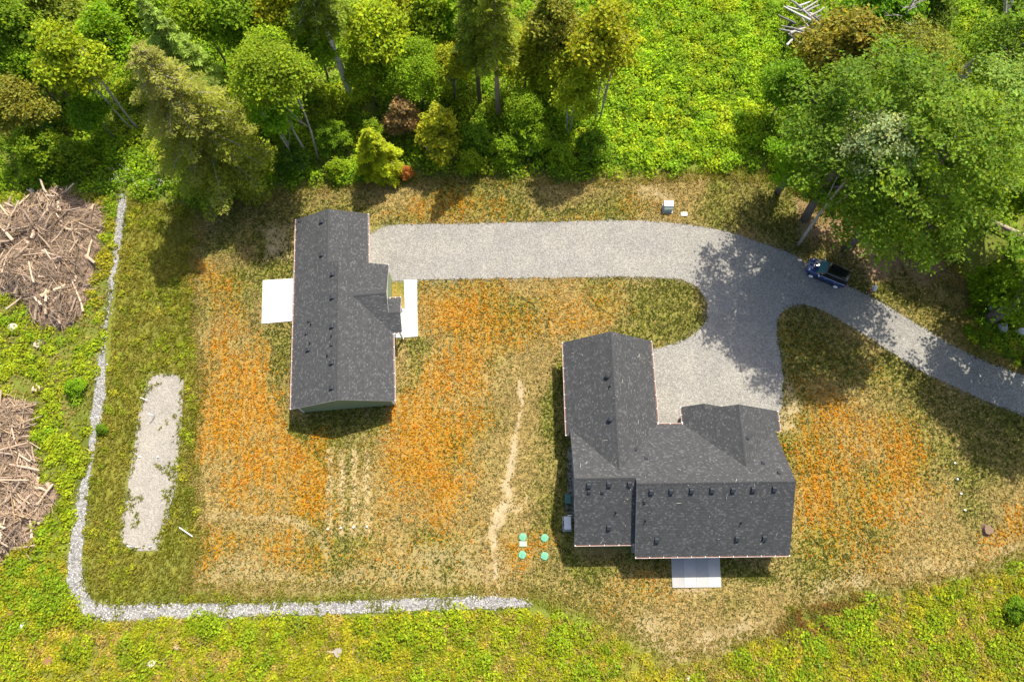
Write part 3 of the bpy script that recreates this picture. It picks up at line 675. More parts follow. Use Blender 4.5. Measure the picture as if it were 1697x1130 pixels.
def right_house():
    org = (4.452, 2.734); yaw = .017
    NWx, NWr, NWe, NWt = -.303, 3.83, 7.96, 18.37
    Bx0, Bx1, By0, By1 = 5.119, 18.251, -1.057, 10.35
    Gx0, Gx1, sg, Gt, Gs = 10.26, 18.891, 13.844, 11.45, 11.95
    he, pN, pb, pg = 2.866, .69, .63, .64
    H = empty('farmhouse', (*org, 0), yaw)
    tag(H, 'larger L-shaped grey house with several gables and a dark shingle roof, right of centre', 'house', 'the two houses')
    r1 = By1/2; rB = (By0+By1)/2; Gr = (Gx0+Gx1)/2; sr = (Gx0+sg)/2
    vJ = By1-pN*(NWr-NWx)/pb; vK = By1-pg*(Gr-Gx0)/pb; vw = By1-pN*(0-NWx)/pb; ve = By1-pg*(Gx1-Bx1)/pb
    slope(H, [(0, vw), (0, r1), (Bx0, r1), (Bx0, rB), (Bx1, rB), (Bx1, ve), (Gr, vK), (Gx0, By1), (NWe, By1), (NWr, vJ)], he+pb*By1, (0, -pb))
    slope(H, [(0, 0), (Bx0-.003, 0), (Bx0-.003, r1), (0, r1)], he, (0, pb))
    slope(H, [(Bx0, By0), (Bx1, By0), (Bx1, rB), (Bx0, rB)], he-pb*By0, (0, pb), th=.2)
    slope(H, [(NWx, NWt), (NWx, 9.45), (-.004, 9.45), (-.004, vw), (NWr, vJ), (NWr, NWt)], he-pN*NWx, (pN, 0))
    slope(H, [(NWr, NWt), (NWr, vJ), (NWe, By1), (NWe, NWt)], he+pN*NWe, (-pN, 0))
    slope(H, [(Gx0, By1), (Gr, vK), (Gr, Gt), (sr, Gt), (sr, Gs), (Gx0, Gs)], he-pg*Gx0, (pg, 0))
    slope(H, [(sr, Gs), (sg, Gs), (sg, Gt-.1), (sr, Gt-.1)], he+pg*sg, (-pg, 0))
    slope(H, [(Gr, Gt), (Gx1, Gt), (Gx1, 9.55), (Bx1+.004, 9.55), (Bx1+.004, ve), (Gr, vK)], he+pg*Gx1, (-pg, 0))
    hb = he+pb*(rB-By0); hs = he+pb*r1; hn = he+pN*(NWr-NWx); hg = he+pg*(Gr-Gx0)
    ridgecap(H, (0, r1), (Bx0-.02, r1), hs, 1, pb); ridgecap(H, (Bx0, rB), (Bx1, rB), hb, 1, pb)
    ridgecap(H, (NWr, vJ+.1), (NWr, NWt), hn, 1, pN); ridgecap(H, (Gr, vK+.1), (Gr, Gt), hg, 1, pg); ridgecap(H, (sr, Gt), (sr, Gs), he+pg*(sr-Gx0), 1, pg)
    for s in (((NWx, 9.45), (NWx, NWt), (-1, 0)), ((NWe, By1+.14), (NWe, NWt), (1, 0)), ((NWe, By1), (Gx0, By1), (0, 1)), ((Gx0, By1+.14), (Gx0, Gs), (-1, 0)), ((Gx1, 9.55), (Gx1, Gt), (1, 0)), ((0, 0), (Bx0-.02, 0), (0, -1)), ((Bx0, By0), (Bx1, By0), (0, -1))):
        gutter(H, s[0], s[1], he, s[2])
    dz = .18; ov = .42
    gable_body(H, GREY, [(ov, 0), (By1-ov, 0), (By1-ov, he+pb*ov-dz), (r1, hs-dz), (ov, he+pb*ov-dz)], .3, Bx0+1, 'u')
    gable_body(H, GREY, [(By0+ov, 0), (By1-ov-.004, 0), (By1-ov-.004, he+pb*ov-dz-.03), (rB, hb-dz-.05), (By0+ov, he+pb*ov-dz-.05)], Bx0+.12, Bx1-.25, 'u')
    gable_body(H, GREY, [(NWx+ov+.2, 0), (NWe-ov, 0), (NWe-ov, he+pN*ov-dz), (NWr, hn-dz), (NWx+ov+.2, he+pN*(ov+.2)-dz)], 7, NWt-.3, 'v')
    gable_body(H, GREY, [(Gx0+ov, 0), (Gx1-ov-.3, 0), (Gx1-ov-.3, he+pg*(ov+.3)-dz), (Gr, hg-dz), (Gx0+ov, he+pg*ov-dz)], 6, Gt-.3, 'v')
    gable_body(H, GREY, [(Gx0+ov+.003, 0), (sg-ov, 0), (sg-ov, he+pg*ov-dz), (sr, he+pg*(sr-Gx0)-dz), (Gx0+ov+.003, he+pg*ov-dz)], Gt-1, Gs-.3, 'v')
    opening(H, 'garage', (16.4, Gt-.3), .05, 3.6, 2.2, (0, 1)); opening(H, 'window', (12.05, Gs-.3), .9, 1.6, 1.3, (0, 1)); opening(H, 'window', (3.8, NWt-.3), .9, 1.8, 1.3, (0, 1))
    opening(H, 'garage', (NWe-ov, 14.6), .05, 4.8, 2.2, (1, 0)); opening(H, 'door', (9.1, By1-ov), .08, .95, 2.05, (0, 1))
    for uu in (2.6,): opening(H, 'window', (uu, ov), .95, 1.6, 1.2, (0, -1))
    opening(H, 'door', (10.3, By0+ov), .1, 1.8, 2.05, (0, -1))
    for uu in (7.2, 14.5, 16.6): opening(H, 'window', (uu, By0+ov), .95, 1.3, 1.2, (0, -1))
    opening(H, 'window', (.3, 3.2), .95, 1.2, 1.1, (-1, 0)); opening(H, 'window', (Bx1-.25, 4), .95, 1.4, 1.2, (1, 0)); opening(H, 'window', (NWx+ov+.2, 14), .95, 1.4, 1.2, (-1, 0))
    for (uu, vv) in ((.4, .36), (Bx1-.4, By0+.36), (NWx+.56, NWt-.5), (NWe-.36, NWt-.5), (Gx0+.36, Gs-.5)):
        q = MB(); q.box(uu-.04, uu+.04, vv-.04, vv+.04, .03, he-.1); q.build('downspout', TRIM, H)
    def rf(u, v):
        z = -9
        if u < Bx0: z = he+pb*min(v, By1-v)
        elif u <= Bx1: z = he+pb*min(v-By0, By1-v)
        if v > vJ-.01 and u < NWe: z = max(z, he+pN*min(u-NWx, NWe-u))
        if v > vK and u > Gx0: z = max(z, he+pg*min(u-Gx0, Gx1-u))
        return max(z, he-.5)
    Z5 = lambda x, y: (880+x/3.531, 680+y/3.531); Z4 = lambda x, y: (880+x/5.65, 520+y/5.65); Z6 = lambda x, y: (1100+x/3.139, 640+y/3.139)
    for (px, py), k in [(Z4(720, 586), 'dome'), (Z4(738, 676), 'pipe'), (Z4(746, 992), 'dome'), (Z5(613, 227), 'small'), (Z5(674, 281), 'small'), (Z5(338, 437), 'box'), (Z5(456, 430), 'box'), (Z5(576, 427), 'box'), (Z5(338, 475), 'small'), (Z5(417, 474), 'small'),
                        (Z5(497, 594), 'pipe'), (Z5(455, 682), 'box'), (Z5(703, 474), 'box'), (Z5(819, 471), 'box'), (Z5(940, 467), 'box'), (Z5(1059, 464), 'box'), (Z5(665, 532), 'small'), (Z5(670, 642), 'pipe'), (Z5(736, 756), 'box'),
                        (Z6(360, 537), 'box'), (Z6(465, 534), 'box'), (Z6(575, 531), 'box'), (Z6(403, 708), 'pipe'), (Z6(381, 789), 'box'), (Z6(523, 786), 'box'), (Z6(433, 269), 'small'), (Z6(517, 400), 'small'), (Z6(599, 451), 'small')]:
        u, v, z = onroof(org, yaw, rf, px, py); vent(H, rf, u, v, k)
    # pale twigs and scraps left on the shingles
    r = random.Random(3); mb = MB()
    for i in range(70):
        px, py = (r.uniform(960, 1300), r.uniform(735, 905)) if i < 45 else (r.uniform(945, 1080), r.uniform(575, 780))
        u, v, z = onroof(org, yaw, rf, px, py); L_ = r.choice((.06, .1, .12, .25, .4)); an = r.uniform(0, 3.14)
        u2, v2 = u+math.cos(an)*L_, v+math.sin(an)*L_
        if z < he or abs(rf(u2, v2)-z) > .4: continue
        mb.tube([(u, v, z+.02), (u2, v2, rf(u2, v2)+.02)], [.014, .01], 4)
    tag(mb.build('roof_debris', simple('pale_scrap', (.5, .46, .38), .8), H), kind='stuff')
    # patio poured in four bays
    e = empty('concrete_patio_slab', (*P(1153, 948)[:2], 0)); tag(e, kind='structure'); A, B_ = P(1111, 905)[:2], P(1191.5, 905)[:2]; D, Cc = P(1114, 973.5)[:2], P(1195, 972.5)[:2]
    for i, cc in enumerate(((.62, .62, .62), (.74, .745, .75), (.66, .66, .655), (.8, .8, .8))):
        t0, t1 = i/4, (i+1)/4-.003
        poly = np.array([A+(B_-A)*t0, A+(B_-A)*t1, D+(Cc-D)*t1, D+(Cc-D)*t0])-np.array(e.location[:2])
        slab('concrete_bay', poly, None, .1, cc, e)
right_house()

# ------------------------------------------------------------------ vegetation
def unit(a): return a/np.maximum(np.linalg.norm(a, axis=-1, keepdims=True), 1e-9)
def leafquads(Cn, Nn, size, asp, r, tang=None, fold=.18):
    """rhombic leaves; returns V,F"""
    n = len(Cn); Nn = unit(Nn)
    t = tang if tang is not None else r.normal(size=(n, 3))
    t = unit(t-(t*Nn).sum(1, keepdims=True)*Nn); b = np.cross(Nn, t); s = np.asarray(size)[:, None]
    a = np.asarray(asp); a = a[:, None] if a.ndim else a
    up = Nn*s*fold
    V = np.stack([Cn-t*s, Cn-b*s*a+up, Cn+t*s, Cn+b*s*a+up], 1).reshape(-1, 3)
    return V, np.arange(4*n).reshape(n, 4)
def leafcols(n, r, lo=.55, hi=1.35, warm=.25, clump=None):
    k = r.uniform(lo, hi, n)
    if clump is not None: k = k*clump
    w = r.normal(0, warm, n)
    c = np.stack([k*(1+.55*w), k*(1+.1*w), k*(1-.4*w)], 1); return np.clip(c, .02, 3)
def limb(mb, a, b, ra, rb, rr, sag=.12, n=6, seg=4):
    a, b = Vector(a), Vector(b); d = b-a; off = Vector((rr.uniform(-1, 1), rr.uniform(-1, 1), rr.uniform(0, .8)))*d.length*sag
    pts = [a+d*t+off*math.sin(math.pi*t) for t in [i/seg for i in range(seg+1)]]
    mb.tube(pts, [ra+(rb-ra)*(i/seg) for i in range(seg+1)], n)
    return pts
def broadleaf(seed, R=3.3, zc=8.0, vz=3.7, nl=9, nclump=190, per=56, leaf=.17, stems=1, tr=.17, flat=.42, spread=.5):
    r = np.random.default_rng(seed); rr = random.Random(seed)
    lob = []
    for i in range(nl):
        a = i*2.399+r.uniform(-.4, .4); q = math.sqrt((i+.3)/nl); 
        lob.append((R*.66*q*math.cos(a), R*.66*q*math.sin(a), zc+vz*(.62*(1-q**1.5)-.34*q+r.uniform(-.22, .22)), R*r.uniform(.34, .52)))
    lob = np.array(lob)
    cc, nn, bb = [], [], []
    while len(cc) < nclump:
        l = lob[r.integers(nl)]; d = unit(r.normal(size=3)+np.array([0, 0, .55])); q = l[:3]+d*l[3]*r.uniform(.75, 1.08)*np.array([1, 1, .8])
        inside = (np.linalg.norm((lob[:, :3]-q)/np.array([1, 1, .8]), axis=1) < lob[:, 3]*.72).sum()
        if inside and r.random() < .8: continue
        cc.append(q); nn.append(d); bb.append(r.uniform(.72, 1.2))
    cc = np.array(cc); nn = np.array(nn); bb = np.array(bb)
    k = np.repeat(np.arange(nclump), per); n = len(k)
    g = r.normal(size=(n, 3))*np.array([spread, spread, spread*flat])*R/3.3
    g[:, 2] -= .12*(g[:, 0]**2+g[:, 1]**2)
    pos = cc[k]+g; nor = nn[k]*.5+np.array([0, 0, .75])+r.normal(0, .5, (n, 3))
    sz = leaf*r.uniform(.65, 1.3, n)
    V, F = leafquads(pos, nor, sz, r.uniform(.5, .75, n), r)
    me = npmesh('crown', V, F); facecol(me, leafcols(n, r, .62, 1.3, .22, bb[k]))
    me.materials.append(LEAF)
    mb = MB()
    for s in range(stems):
        bx, by = (0, 0) if stems == 1 else (r.uniform(-.7, .7), r.uniform(-.7, .7))
        top = Vector((bx*2.2, by*2.2, zc+vz*.35)); pts = limb(mb, (bx, by, -.2), top, tr, tr*.3, rr, .04, 8, 6)
        for l in lob[s::stems]:
            st = pts[rr.choice((2, 3, 4))]; e = limb(mb, st, (l[0], l[1], l[2]), tr*.4, tr*.12, rr, .1, 5, 4)
            for _ in range(5):
                q = cc[r.integers(nclump)]
                if np.linalg.norm(q-l[:3]) < l[3]*1.4: limb(mb, e[3], q, tr*.12, .012, rr, .08, 4, 3)
    tm = bpy.data.meshes.new('trunk'); tm.from_pydata(mb.v, [], mb.f); tm.update(); tm.materials.append(BARK); tm.polygons.foreach_set('use_smooth', [True]*len(mb.f))
    return tm, me
def conifer(seed, h=20., zb=6., Lm=3.4, nb=120, dens=1.0, droop=.25, tr=.3, brown=0.0, leaf=.2, shape=.85, rag=.25):
    r = np.random.default_rng(seed); rr = random.Random(seed); mb = MB()
    lean = Vector((r.uniform(-.4, .4), r.uniform(-.4, .4), 0))
    ax = lambda z: lean*(z/h)**2
    mb.tube([ax(z)+Vector((0, 0, z)) for z in np.linspace(-.2, h, 9)], [tr*(1-.93*t) for t in np.linspace(0, 1, 9)], 9)
    P_, T_, N_, S_, B_ = [], [], [], [], []
    for i in range(nb):
        t = (i+r.uniform(0, 1))/nb; t = t**.92; z = zb+(h-zb)*t; az = i*2.399+r.uniform(-.5, .5)
        Lb = Lm*((1-t)**shape*.95+.05)*(1-.55*max(0, .18-t)/.18)*r.uniform(1-rag, 1+rag*.7)
        d = np.array([math.cos(az), math.sin(az), 0]); side = np.array([-d[1], d[0], 0]); o = np.array(ax(z))+np.array([0, 0, z])
        rise = .25*t-.1; ns = max(5, int(Lb*17*dens))
        cur = lambda s: o+d*Lb*s+np.array([0, 0, 1])*Lb*(rise*s-droop*s*s)
        pts = [Vector(cur(s)) for s in (0, .35, .7, .97)]; rb_ = .018*Lb+.012
        mb.tube(pts, [rb_, rb_*.75, rb_*.45, .006], 4, cap=False)
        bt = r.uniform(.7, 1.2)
        br = brown*np.clip(r.normal(-.1+1.5*t, .25), 0, 1)
        for j in range(ns):
            s = (j+r.uniform(.2, 1))/ns; s = .12+.9*s; w = Lb*.36*(1.08-s)*(.35+s)*1.3+.1
            for sd in (-1, 1):
                m = max(2, int(w/.2*1.0))
                for q in range(m):
                    f = (q+r.uniform(.1, .9))/m
                    P_.append(cur(s)+side*sd*w*f+d*w*f*.55+np.array([0, 0, -w*f*f*(droop+.1)])+r.normal(0, .035, 3))
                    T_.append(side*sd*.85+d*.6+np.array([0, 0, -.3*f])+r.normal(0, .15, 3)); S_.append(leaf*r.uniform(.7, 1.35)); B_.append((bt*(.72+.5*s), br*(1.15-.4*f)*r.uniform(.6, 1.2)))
    Pn = np.array(P_); n = len(Pn); Bn = np.array(B_)
    nor = np.array([0, 0, 1.])+r.normal(0, .38, (n, 3))
    V, F = leafquads(Pn, nor, np.array(S_), r.uniform(.3, .46, n), r, np.array(T_), .1)
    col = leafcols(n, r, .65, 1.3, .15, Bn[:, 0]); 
    if brown:
        b = np.clip(Bn[:, 1], 0, 1)[:, None]; col = col*(1-b)+np.array([1.35, 1.0, 5.0])*r.uniform(.6, 1.25, (n, 1))*b
    me = npmesh('crown', V, F); facecol(me, col); me.materials.append(LEAF)
    tm = bpy.data.meshes.new('trunk'); tm.from_pydata(mb.v, [], mb.f); tm.update(); tm.materials.append(BARK)
    return tm, me
def snagmesh(seed, h=11, nbr=26):
    rr = random.Random(seed); mb = MB(); mb.tube([(0, 0, -.2), (.1, .05, h*.5), (.0, .2, h)], [.2, .13, .03], 8)
    for i in range(nbr):
        z = h*(.3+.68*i/nbr); a = rr.uniform(0, 6.28); l = (1-(z/h)*.6)*rr.uniform(1.6, 3.4)
        e = limb(mb, (0, 0, z), (math.cos(a)*l, math.sin(a)*l, z+l*.45), .05, .012, rr, .15, 5, 4)
        for _ in range(4):
            q = rr.choice(e[1:]); b = a+rr.uniform(-1, 1); k = l*rr.uniform(.25, .5); limb(mb, q, (q.x+math.cos(b)*k, q.y+math.sin(b)*k, q.z+k*.5), .02, .006, rr, .1, 4, 3)
    tm = bpy.data.meshes.new('trunk'); tm.from_pydata(mb.v, [], mb.f); tm.update(); tm.materials.append(BARK); return tm

TV = {}
TV['A'] = (broadleaf(1), 8.0, 12); TV['B'] = (broadleaf(2, nl=8, vz=4.1), 8.0, 12); TV['C'] = (broadleaf(3, nl=11, vz=3.2), 8.0, 11)
TV['M'] = (broadleaf(4, R=4.6, zc=9, vz=4.4, nl=16, nclump=215, per=82, leaf=.135, tr=.3, spread=.40), 9.0, 13); TV['M2'] = (broadleaf(9, R=4.3, zc=9, vz=4.0, nl=13, nclump=135, per=76, leaf=.13, tr=.3, stems=2, spread=.36), 9.0, 13)
TV['L'] = (broadleaf(21, R=7.4, zc=14.5, vz=6.2, nl=22, nclump=265, per=84, leaf=.15, tr=.42, spread=.21, flat=.4), 14.5, 22)
TV['P'] = (broadleaf(27, R=3.6, zc=19.5, vz=3.4, nl=9, nclump=95, per=60, leaf=.14, tr=.2, spread=.4), 19.5, 23)
TV['T2'] = (broadleaf(25, R=3.5, zc=14, vz=4.6, nl=11, nclump=170, per=64, leaf=.15, stems=2, tr=.12), 14.0, 19)
TV['T'] = (broadleaf(5, R=2.6, zc=9, vz=3.6, nl=8, nclump=130, per=58, leaf=.16, stems=3, tr=.085), 9.0, 12)
TV['S'] = (broadleaf(6, R=1.7, zc=1.7, vz=1.9, nl=9, nclump=95, per=60, leaf=.12, stems=2, tr=.05, spread=.42), 1.7, 3.4); TV['S2'] = (broadleaf(7, R=1.6, zc=2.4, vz=2.6, nl=10, nclump=110, per=60, leaf=.12, stems=2, tr=.05, spread=.4), 2.4, 4.6)
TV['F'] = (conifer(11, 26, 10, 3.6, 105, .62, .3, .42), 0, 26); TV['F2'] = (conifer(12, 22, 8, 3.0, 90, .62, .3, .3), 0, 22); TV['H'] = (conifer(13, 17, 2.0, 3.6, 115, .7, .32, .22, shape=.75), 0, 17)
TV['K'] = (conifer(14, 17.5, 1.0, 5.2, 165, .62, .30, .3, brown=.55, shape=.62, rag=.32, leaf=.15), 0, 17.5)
TV['Y'] = (conifer(15, 6.5, .2, 2.5, 90, 1.1, .3, .1, shape=.7, leaf=.16), 0, 6.5)
rT = random.Random(77)
def tree(kind, px, py, s, col, label, group, name=None, bark=(.16, .135, .11), base=False, rz=None, cat='tree'):
    (tm, cm), zc, h = TV[kind]
    q = P(px, py, 0 if base else zc*s)
    nm = name or ('conifer_tree' if kind in 'F F2 H K Y'.split() else ('shrub' if kind in ('S', 'S2') else 'broadleaf_tree'))
    e = empty(nm, (q[0], q[1], 0), rT.uniform(0, 6.28) if rz is None else rz); e.scale = (s, s, s*rT.uniform(.94, 1.06))
    tag(e, label, cat, group)
    t = link('trunk', tm, None, e); t.color = (*bark, 1); c = link('crown', cm, None, e); c.color = (*col, 1)
    return e
YG = (.25, .30, .014); BG = (.175, .265, .012); MG = (.125, .21, .012); DG = (.075, .14, .012); OL = (.20, .21, .028); CG = (.19, .225, .022); CD = (.15, .195, .02)
GB, GC, GS = 'broadleaf trees of the wood', 'conifers of the wood', 'shrubs at the wood edge'
PALE = (.34, .32, .28)
TREES = [
 ('A', 25, 45, 1.15, MG, 'dark green broadleaf tree filling the top left corner of the wood'),
 ('T', 120, 105, 1.2, YG, 'yellow-green alder with thin pale stems, left of the brown conifer', PALE),
 ('T', 178, 55, 1.05, BG, 'bright alder just behind the yellow-green one at the upper left', PALE),
 ('C', 20, 165, .85, OL, 'olive broadleaf tree at the left edge above the bright bushes'),
 ('A', 85, 20, 1.0, OL, 'olive-topped broadleaf tree at the top edge, second from the left corner'),
 ('B', 395, 25, 1.1, BG, 'bright green broadleaf tree at the top edge behind the pale green fir'),
 ('C', 450, 85, 1.0, YG, 'yellow-green broadleaf tree right of the pale green fir'),
 ('A', 480, 20, 1.1, YG, 'yellow-green broadleaf tree at the top edge left of the grey trunk'),
 ('T2', 448, 122, 1.0, BG, 'slender bright alder standing left of the tall grey trunk', PALE),
 ('T', 452, 185, .95, BG, 'small thin-stemmed tree between the brown conifer and the tall grey trunk', PALE),
 ('B', 625, 55, 1.05, YG, 'yellow-green tree just right of the tall grey-trunked fir'),
 ('M', 688, 108, .74, BG, 'broad round bright green tree between the two tall bare trunks'),
 ('A', 715, 25, 1.0, BG, 'bright tree at the top edge left of the white dead branches'),
 ('T', 920, 40, 1.1, OL, 'olive green tree at the top edge right of the brown conifer trunk'),
 ('T', 1000, 80, 1.25, YG, 'feathery yellow-green alder in front of the bright bramble bank', PALE),
 ('T', 955, 150, .85, YG, 'smaller yellow-green alder at the left foot of the feathery alder', PALE),
 ('L', 1458, 205, 1.1, (.115, .175, .016), 'large dark green maple whose shade falls across the driveway junction'),
 ('M2', 1330, 250, .8, BG, 'lower maple crown at the left edge of the big maple'),
 ('A', 1405, 75, 1.2, OL, 'olive maple behind the big maple, at the top edge'),
 ('P', 1462, 238, .9, (.27, .33, .115), 'silvery pale-leaved tree in front of the big maple', PALE),
 ('L', 1540, 268, 1.08, (.15, .195, .02), 'second large dark maple, right of the silvery tree'),
 ('M2', 1655, 190, 1.3, (.19, .24, .05), 'tall maple near the right edge below the forked limbs'),
 ('M', 1672, 262, 1.1, BG, 'bright maple at the right edge above the fallen trunk'),
 ('M2', 1500, 110, 1.1, OL, 'maple behind the silvery tree near the top'),
 ('A', 1480, 345, .95, BG, 'bright low maple overhanging the bare brown ground near the car'),
 ('A', 512, 55, 1.0, BG, 'bright tree at the left side of the tall grey trunk'),
 ('C', 606, 118, .7, BG, 'small bright tree at the right side of the tall grey trunk'),
 ('B', 745, 110, .72, YG, 'yellow-green tree between the round bright tree and the two dark trunks'),
 ('A', 768, 35, .95, BG, 'bright tree at the top edge beside the white dead branches'),
 ('C', 868, 175, .6, BG, 'low bright tree just right of the brown trunk foot'),
 ('B', 935, 105, .85, YG, 'yellow-green tree left of the feathery alder'),
 ('C', 35, 110, .8, MG, 'mid green tree at the left edge between the corner tree and the olive tree'),
 ('B', 330, 25, .95, BG, 'bright tree at the top edge between the pale fir and its right neighbour'),
 ('B', 1452, 38, 1.15, MG, 'dark tree at the top edge left of the old forked maple'),
 ('M2', 1695, 95, 1.2, MG, 'dark maple at the right edge near the top corner'),
 ('A', 1308, 135, .8, MG, 'small dark tree between the bramble bank and the big maple'),
 ('A', 1525, 20, 1.0, (.12, .17, .02), 'dull green tree at the top edge just left of the forked limbs'),
 ('A', 1378, 300, .72, MG, 'low dark maple crown in front of the big maple trunk'),
 ('C', 1560, 365, .6, BG, 'small bright tree left of the fallen trunk at the right edge'),
 ('B', 232, 22, 1.0, BG, 'bright green tree at the top edge left of the pale green fir'),
 ('C', 62, 108, .85, BG, 'bright green tree between the olive tree and the yellow-green alder at the left'),
 ('A', 150, 185, .6, MG, 'low mid green tree under the thin pale alder stems'),
 ('C', 415, 148, .7, BG, 'small bright tree in the gap right of the brown conifer'),
 ('A', 655, 18, 1.0, YG, 'yellow-green tree at the top edge above the broad round tree'),
 ('B', 868, 85, .8, YG, 'yellow-green tree right beside the brown conifer trunk'),
 ('S2', 618, 222, .8, BG, 'bushy small tree at the foot of the tall grey trunk'),
]
for k, x, y, s, c, lab, *b in TREES:
    v = [rT.uniform(.9, 1.12) for _ in range(3)]
    tree(k, x, y, s, [a*q for a, q in zip(c, v)], lab, GB, bark=(b[0] if b else (.15, .13, .11)))
for k, x, y, s, c, lab, bk in [
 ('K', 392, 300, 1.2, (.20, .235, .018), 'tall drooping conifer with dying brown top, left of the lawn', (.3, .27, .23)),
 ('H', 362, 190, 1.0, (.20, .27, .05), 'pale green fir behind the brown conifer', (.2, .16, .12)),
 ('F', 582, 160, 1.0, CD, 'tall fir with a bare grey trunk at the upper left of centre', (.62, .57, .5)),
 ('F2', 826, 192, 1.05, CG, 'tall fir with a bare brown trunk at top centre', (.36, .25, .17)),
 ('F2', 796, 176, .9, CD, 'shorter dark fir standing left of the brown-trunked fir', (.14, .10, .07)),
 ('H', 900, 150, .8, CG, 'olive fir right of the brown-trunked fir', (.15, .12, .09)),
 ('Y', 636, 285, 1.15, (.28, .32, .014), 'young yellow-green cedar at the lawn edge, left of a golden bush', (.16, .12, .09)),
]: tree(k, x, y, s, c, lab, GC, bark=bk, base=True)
for k, x, y, s, c, lab in [
 ('S2', 724, 222, 1.5, (.32, .33, .02), 'golden yellow bush at the lawn edge, right of the young cedar'),
 ('S2', 668, 196, 1.25, (.30, .20, .08), 'reddish brown bush between the young cedar and the golden bush'),
 ('S', 672, 285, .5, (.36, .15, .035), 'small orange-red shrub at the foot of the golden bush'),
 ('S', 60, 250, 1.5, (.15, .22, .01), 'bright green bush above the upper brush pile'),
 ('S', 118, 262, 1.2, (.14, .20, .012), 'bright bush right of the larger bush above the brush pile'),
 ('S2', 545, 235, .9, MG, 'mid green bush below the tall grey trunk'),
 ('S', 480, 262, 1.1, DG, 'dark bush in the shade right of the brown conifer'),
 ('S', 790, 235, 1.1, MG, 'rounded green bush below the brown conifer trunk'),
 ('S', 880, 225, 1.2, BG, 'bright bush right of the brown conifer trunk'),
 ('S2', 560, 225, .8, BG, 'bright bush below the tall grey trunk, left of the young cedar'),
 ('S', 842, 250, 1.0, BG, 'bright round bush at the lawn edge below the brown trunk'),
 ('S', 780, 268, .8, (.19, .26, .012), 'low yellow-green bush at the lawn edge right of the golden bush'),
 ('S', 930, 262, .9, BG, 'bright low bush at the lawn edge left of the alder foot'),
 ('S', 560, 280, .7, (.2, .28, .012), 'small bright bush at the lawn edge left of the young cedar'),
 ('S', 985, 240, 1.1, MG, 'green bush at the foot of the feathery alder'),
 ('S', 1640, 470, 1.1, BG, 'leafy bush above the grey boulders at the right edge'),
 ('S', 1688, 500, 1.2, BG, 'leafy bush at the right edge beside the boulders'),
 ('S', 1690, 1010, .6, (.13, .22, .012), 'dark green bush at the right edge near the bottom'),
 ('S', 168, 712, .32, (.12, .20, .01), 'small round plant growing in the rock drain'),
 ('S', 122, 640, .55, (.17, .29, .012), 'vivid green bush left of the rock drain'),
 ]:
    tree(k, x, y, s, c, lab, GS, cat='shrub')
# trees just outside the right edge, whose shade falls into view
for k, x, y, s in [('M2', 1785, 440, 1.3), ('M2', 1830, 330, 1.3), ('M2', 1850, 540, 1.2), ('M2', 1770, 240, 1.3)]:
    tree(k, x, y, s, MG, {440: 'maple just beyond the right edge, level with the fallen trunk', 330: 'maple beyond the right edge, behind the bright maple', 540: 'maple beyond the right edge, level with the boulders', 240: 'maple beyond the right edge, nearest the top right corner'}[y], 'maples beyond the right edge')
def deadsnag(px, py, s, label, bark, seed):
    q = P(px, py); e = empty('dead_tree', (q[0], q[1], 0)); e.scale = (s, s, s); tag(e, label, 'dead tree'); link('trunk', snagmesh(seed), None, e).color = (*bark, 1)
deadsnag(790, 95, 1.0, 'white leafless dead tree at the top edge left of the brown trunk', (.45, .43, .4), 5)
deadsnag(1405, 165, 1.35, 'grey leafless dead tree among the maples at the upper right', (.33, .3, .27), 8)
# old maple with thick forked limbs at the top right
rr = random.Random(9); mb = MB(); q = P(1560, 160)
tr = limb(mb, (0, 0, -.2), (1.6, 1.2, 8.5), .55, .42, rr, .05, 10, 5)
for (x, y, z, ra) in ((5.2, 3.2, 14.5, .26), (1.0, 4.4, 14, .24), (-1.8, 3.0, 15, .2), (3.4, 5.6, 15, .22), (5.0, -1.0, 12.5, .15)):
    e2 = limb(mb, tr[5], (x, y, z), ra, ra*.3, rr, .06, 8, 5)
    for _ in range(4): w = rr.choice(e2[2:]); limb(mb, w, (w.x+rr.uniform(-2, 2), w.y+rr.uniform(-2, 2), w.z+rr.uniform(.5, 2)), ra*.3, .02, rr, .1, 5, 3)
e = empty('old_maple', (q[0], q[1], 0)); tag(e, 'old maple with thick bare grey forking limbs at the top right', 'tree', GB); mb.build('trunk', BARK, e, True).color = (.55, .5, .44, 1)
cl = link('crown', TV['C'][0][1], None, e, (3.5, 4.2, 4.8)); cl.scale = (1.1, 1.1, .7); cl.color = (*MG, 1)

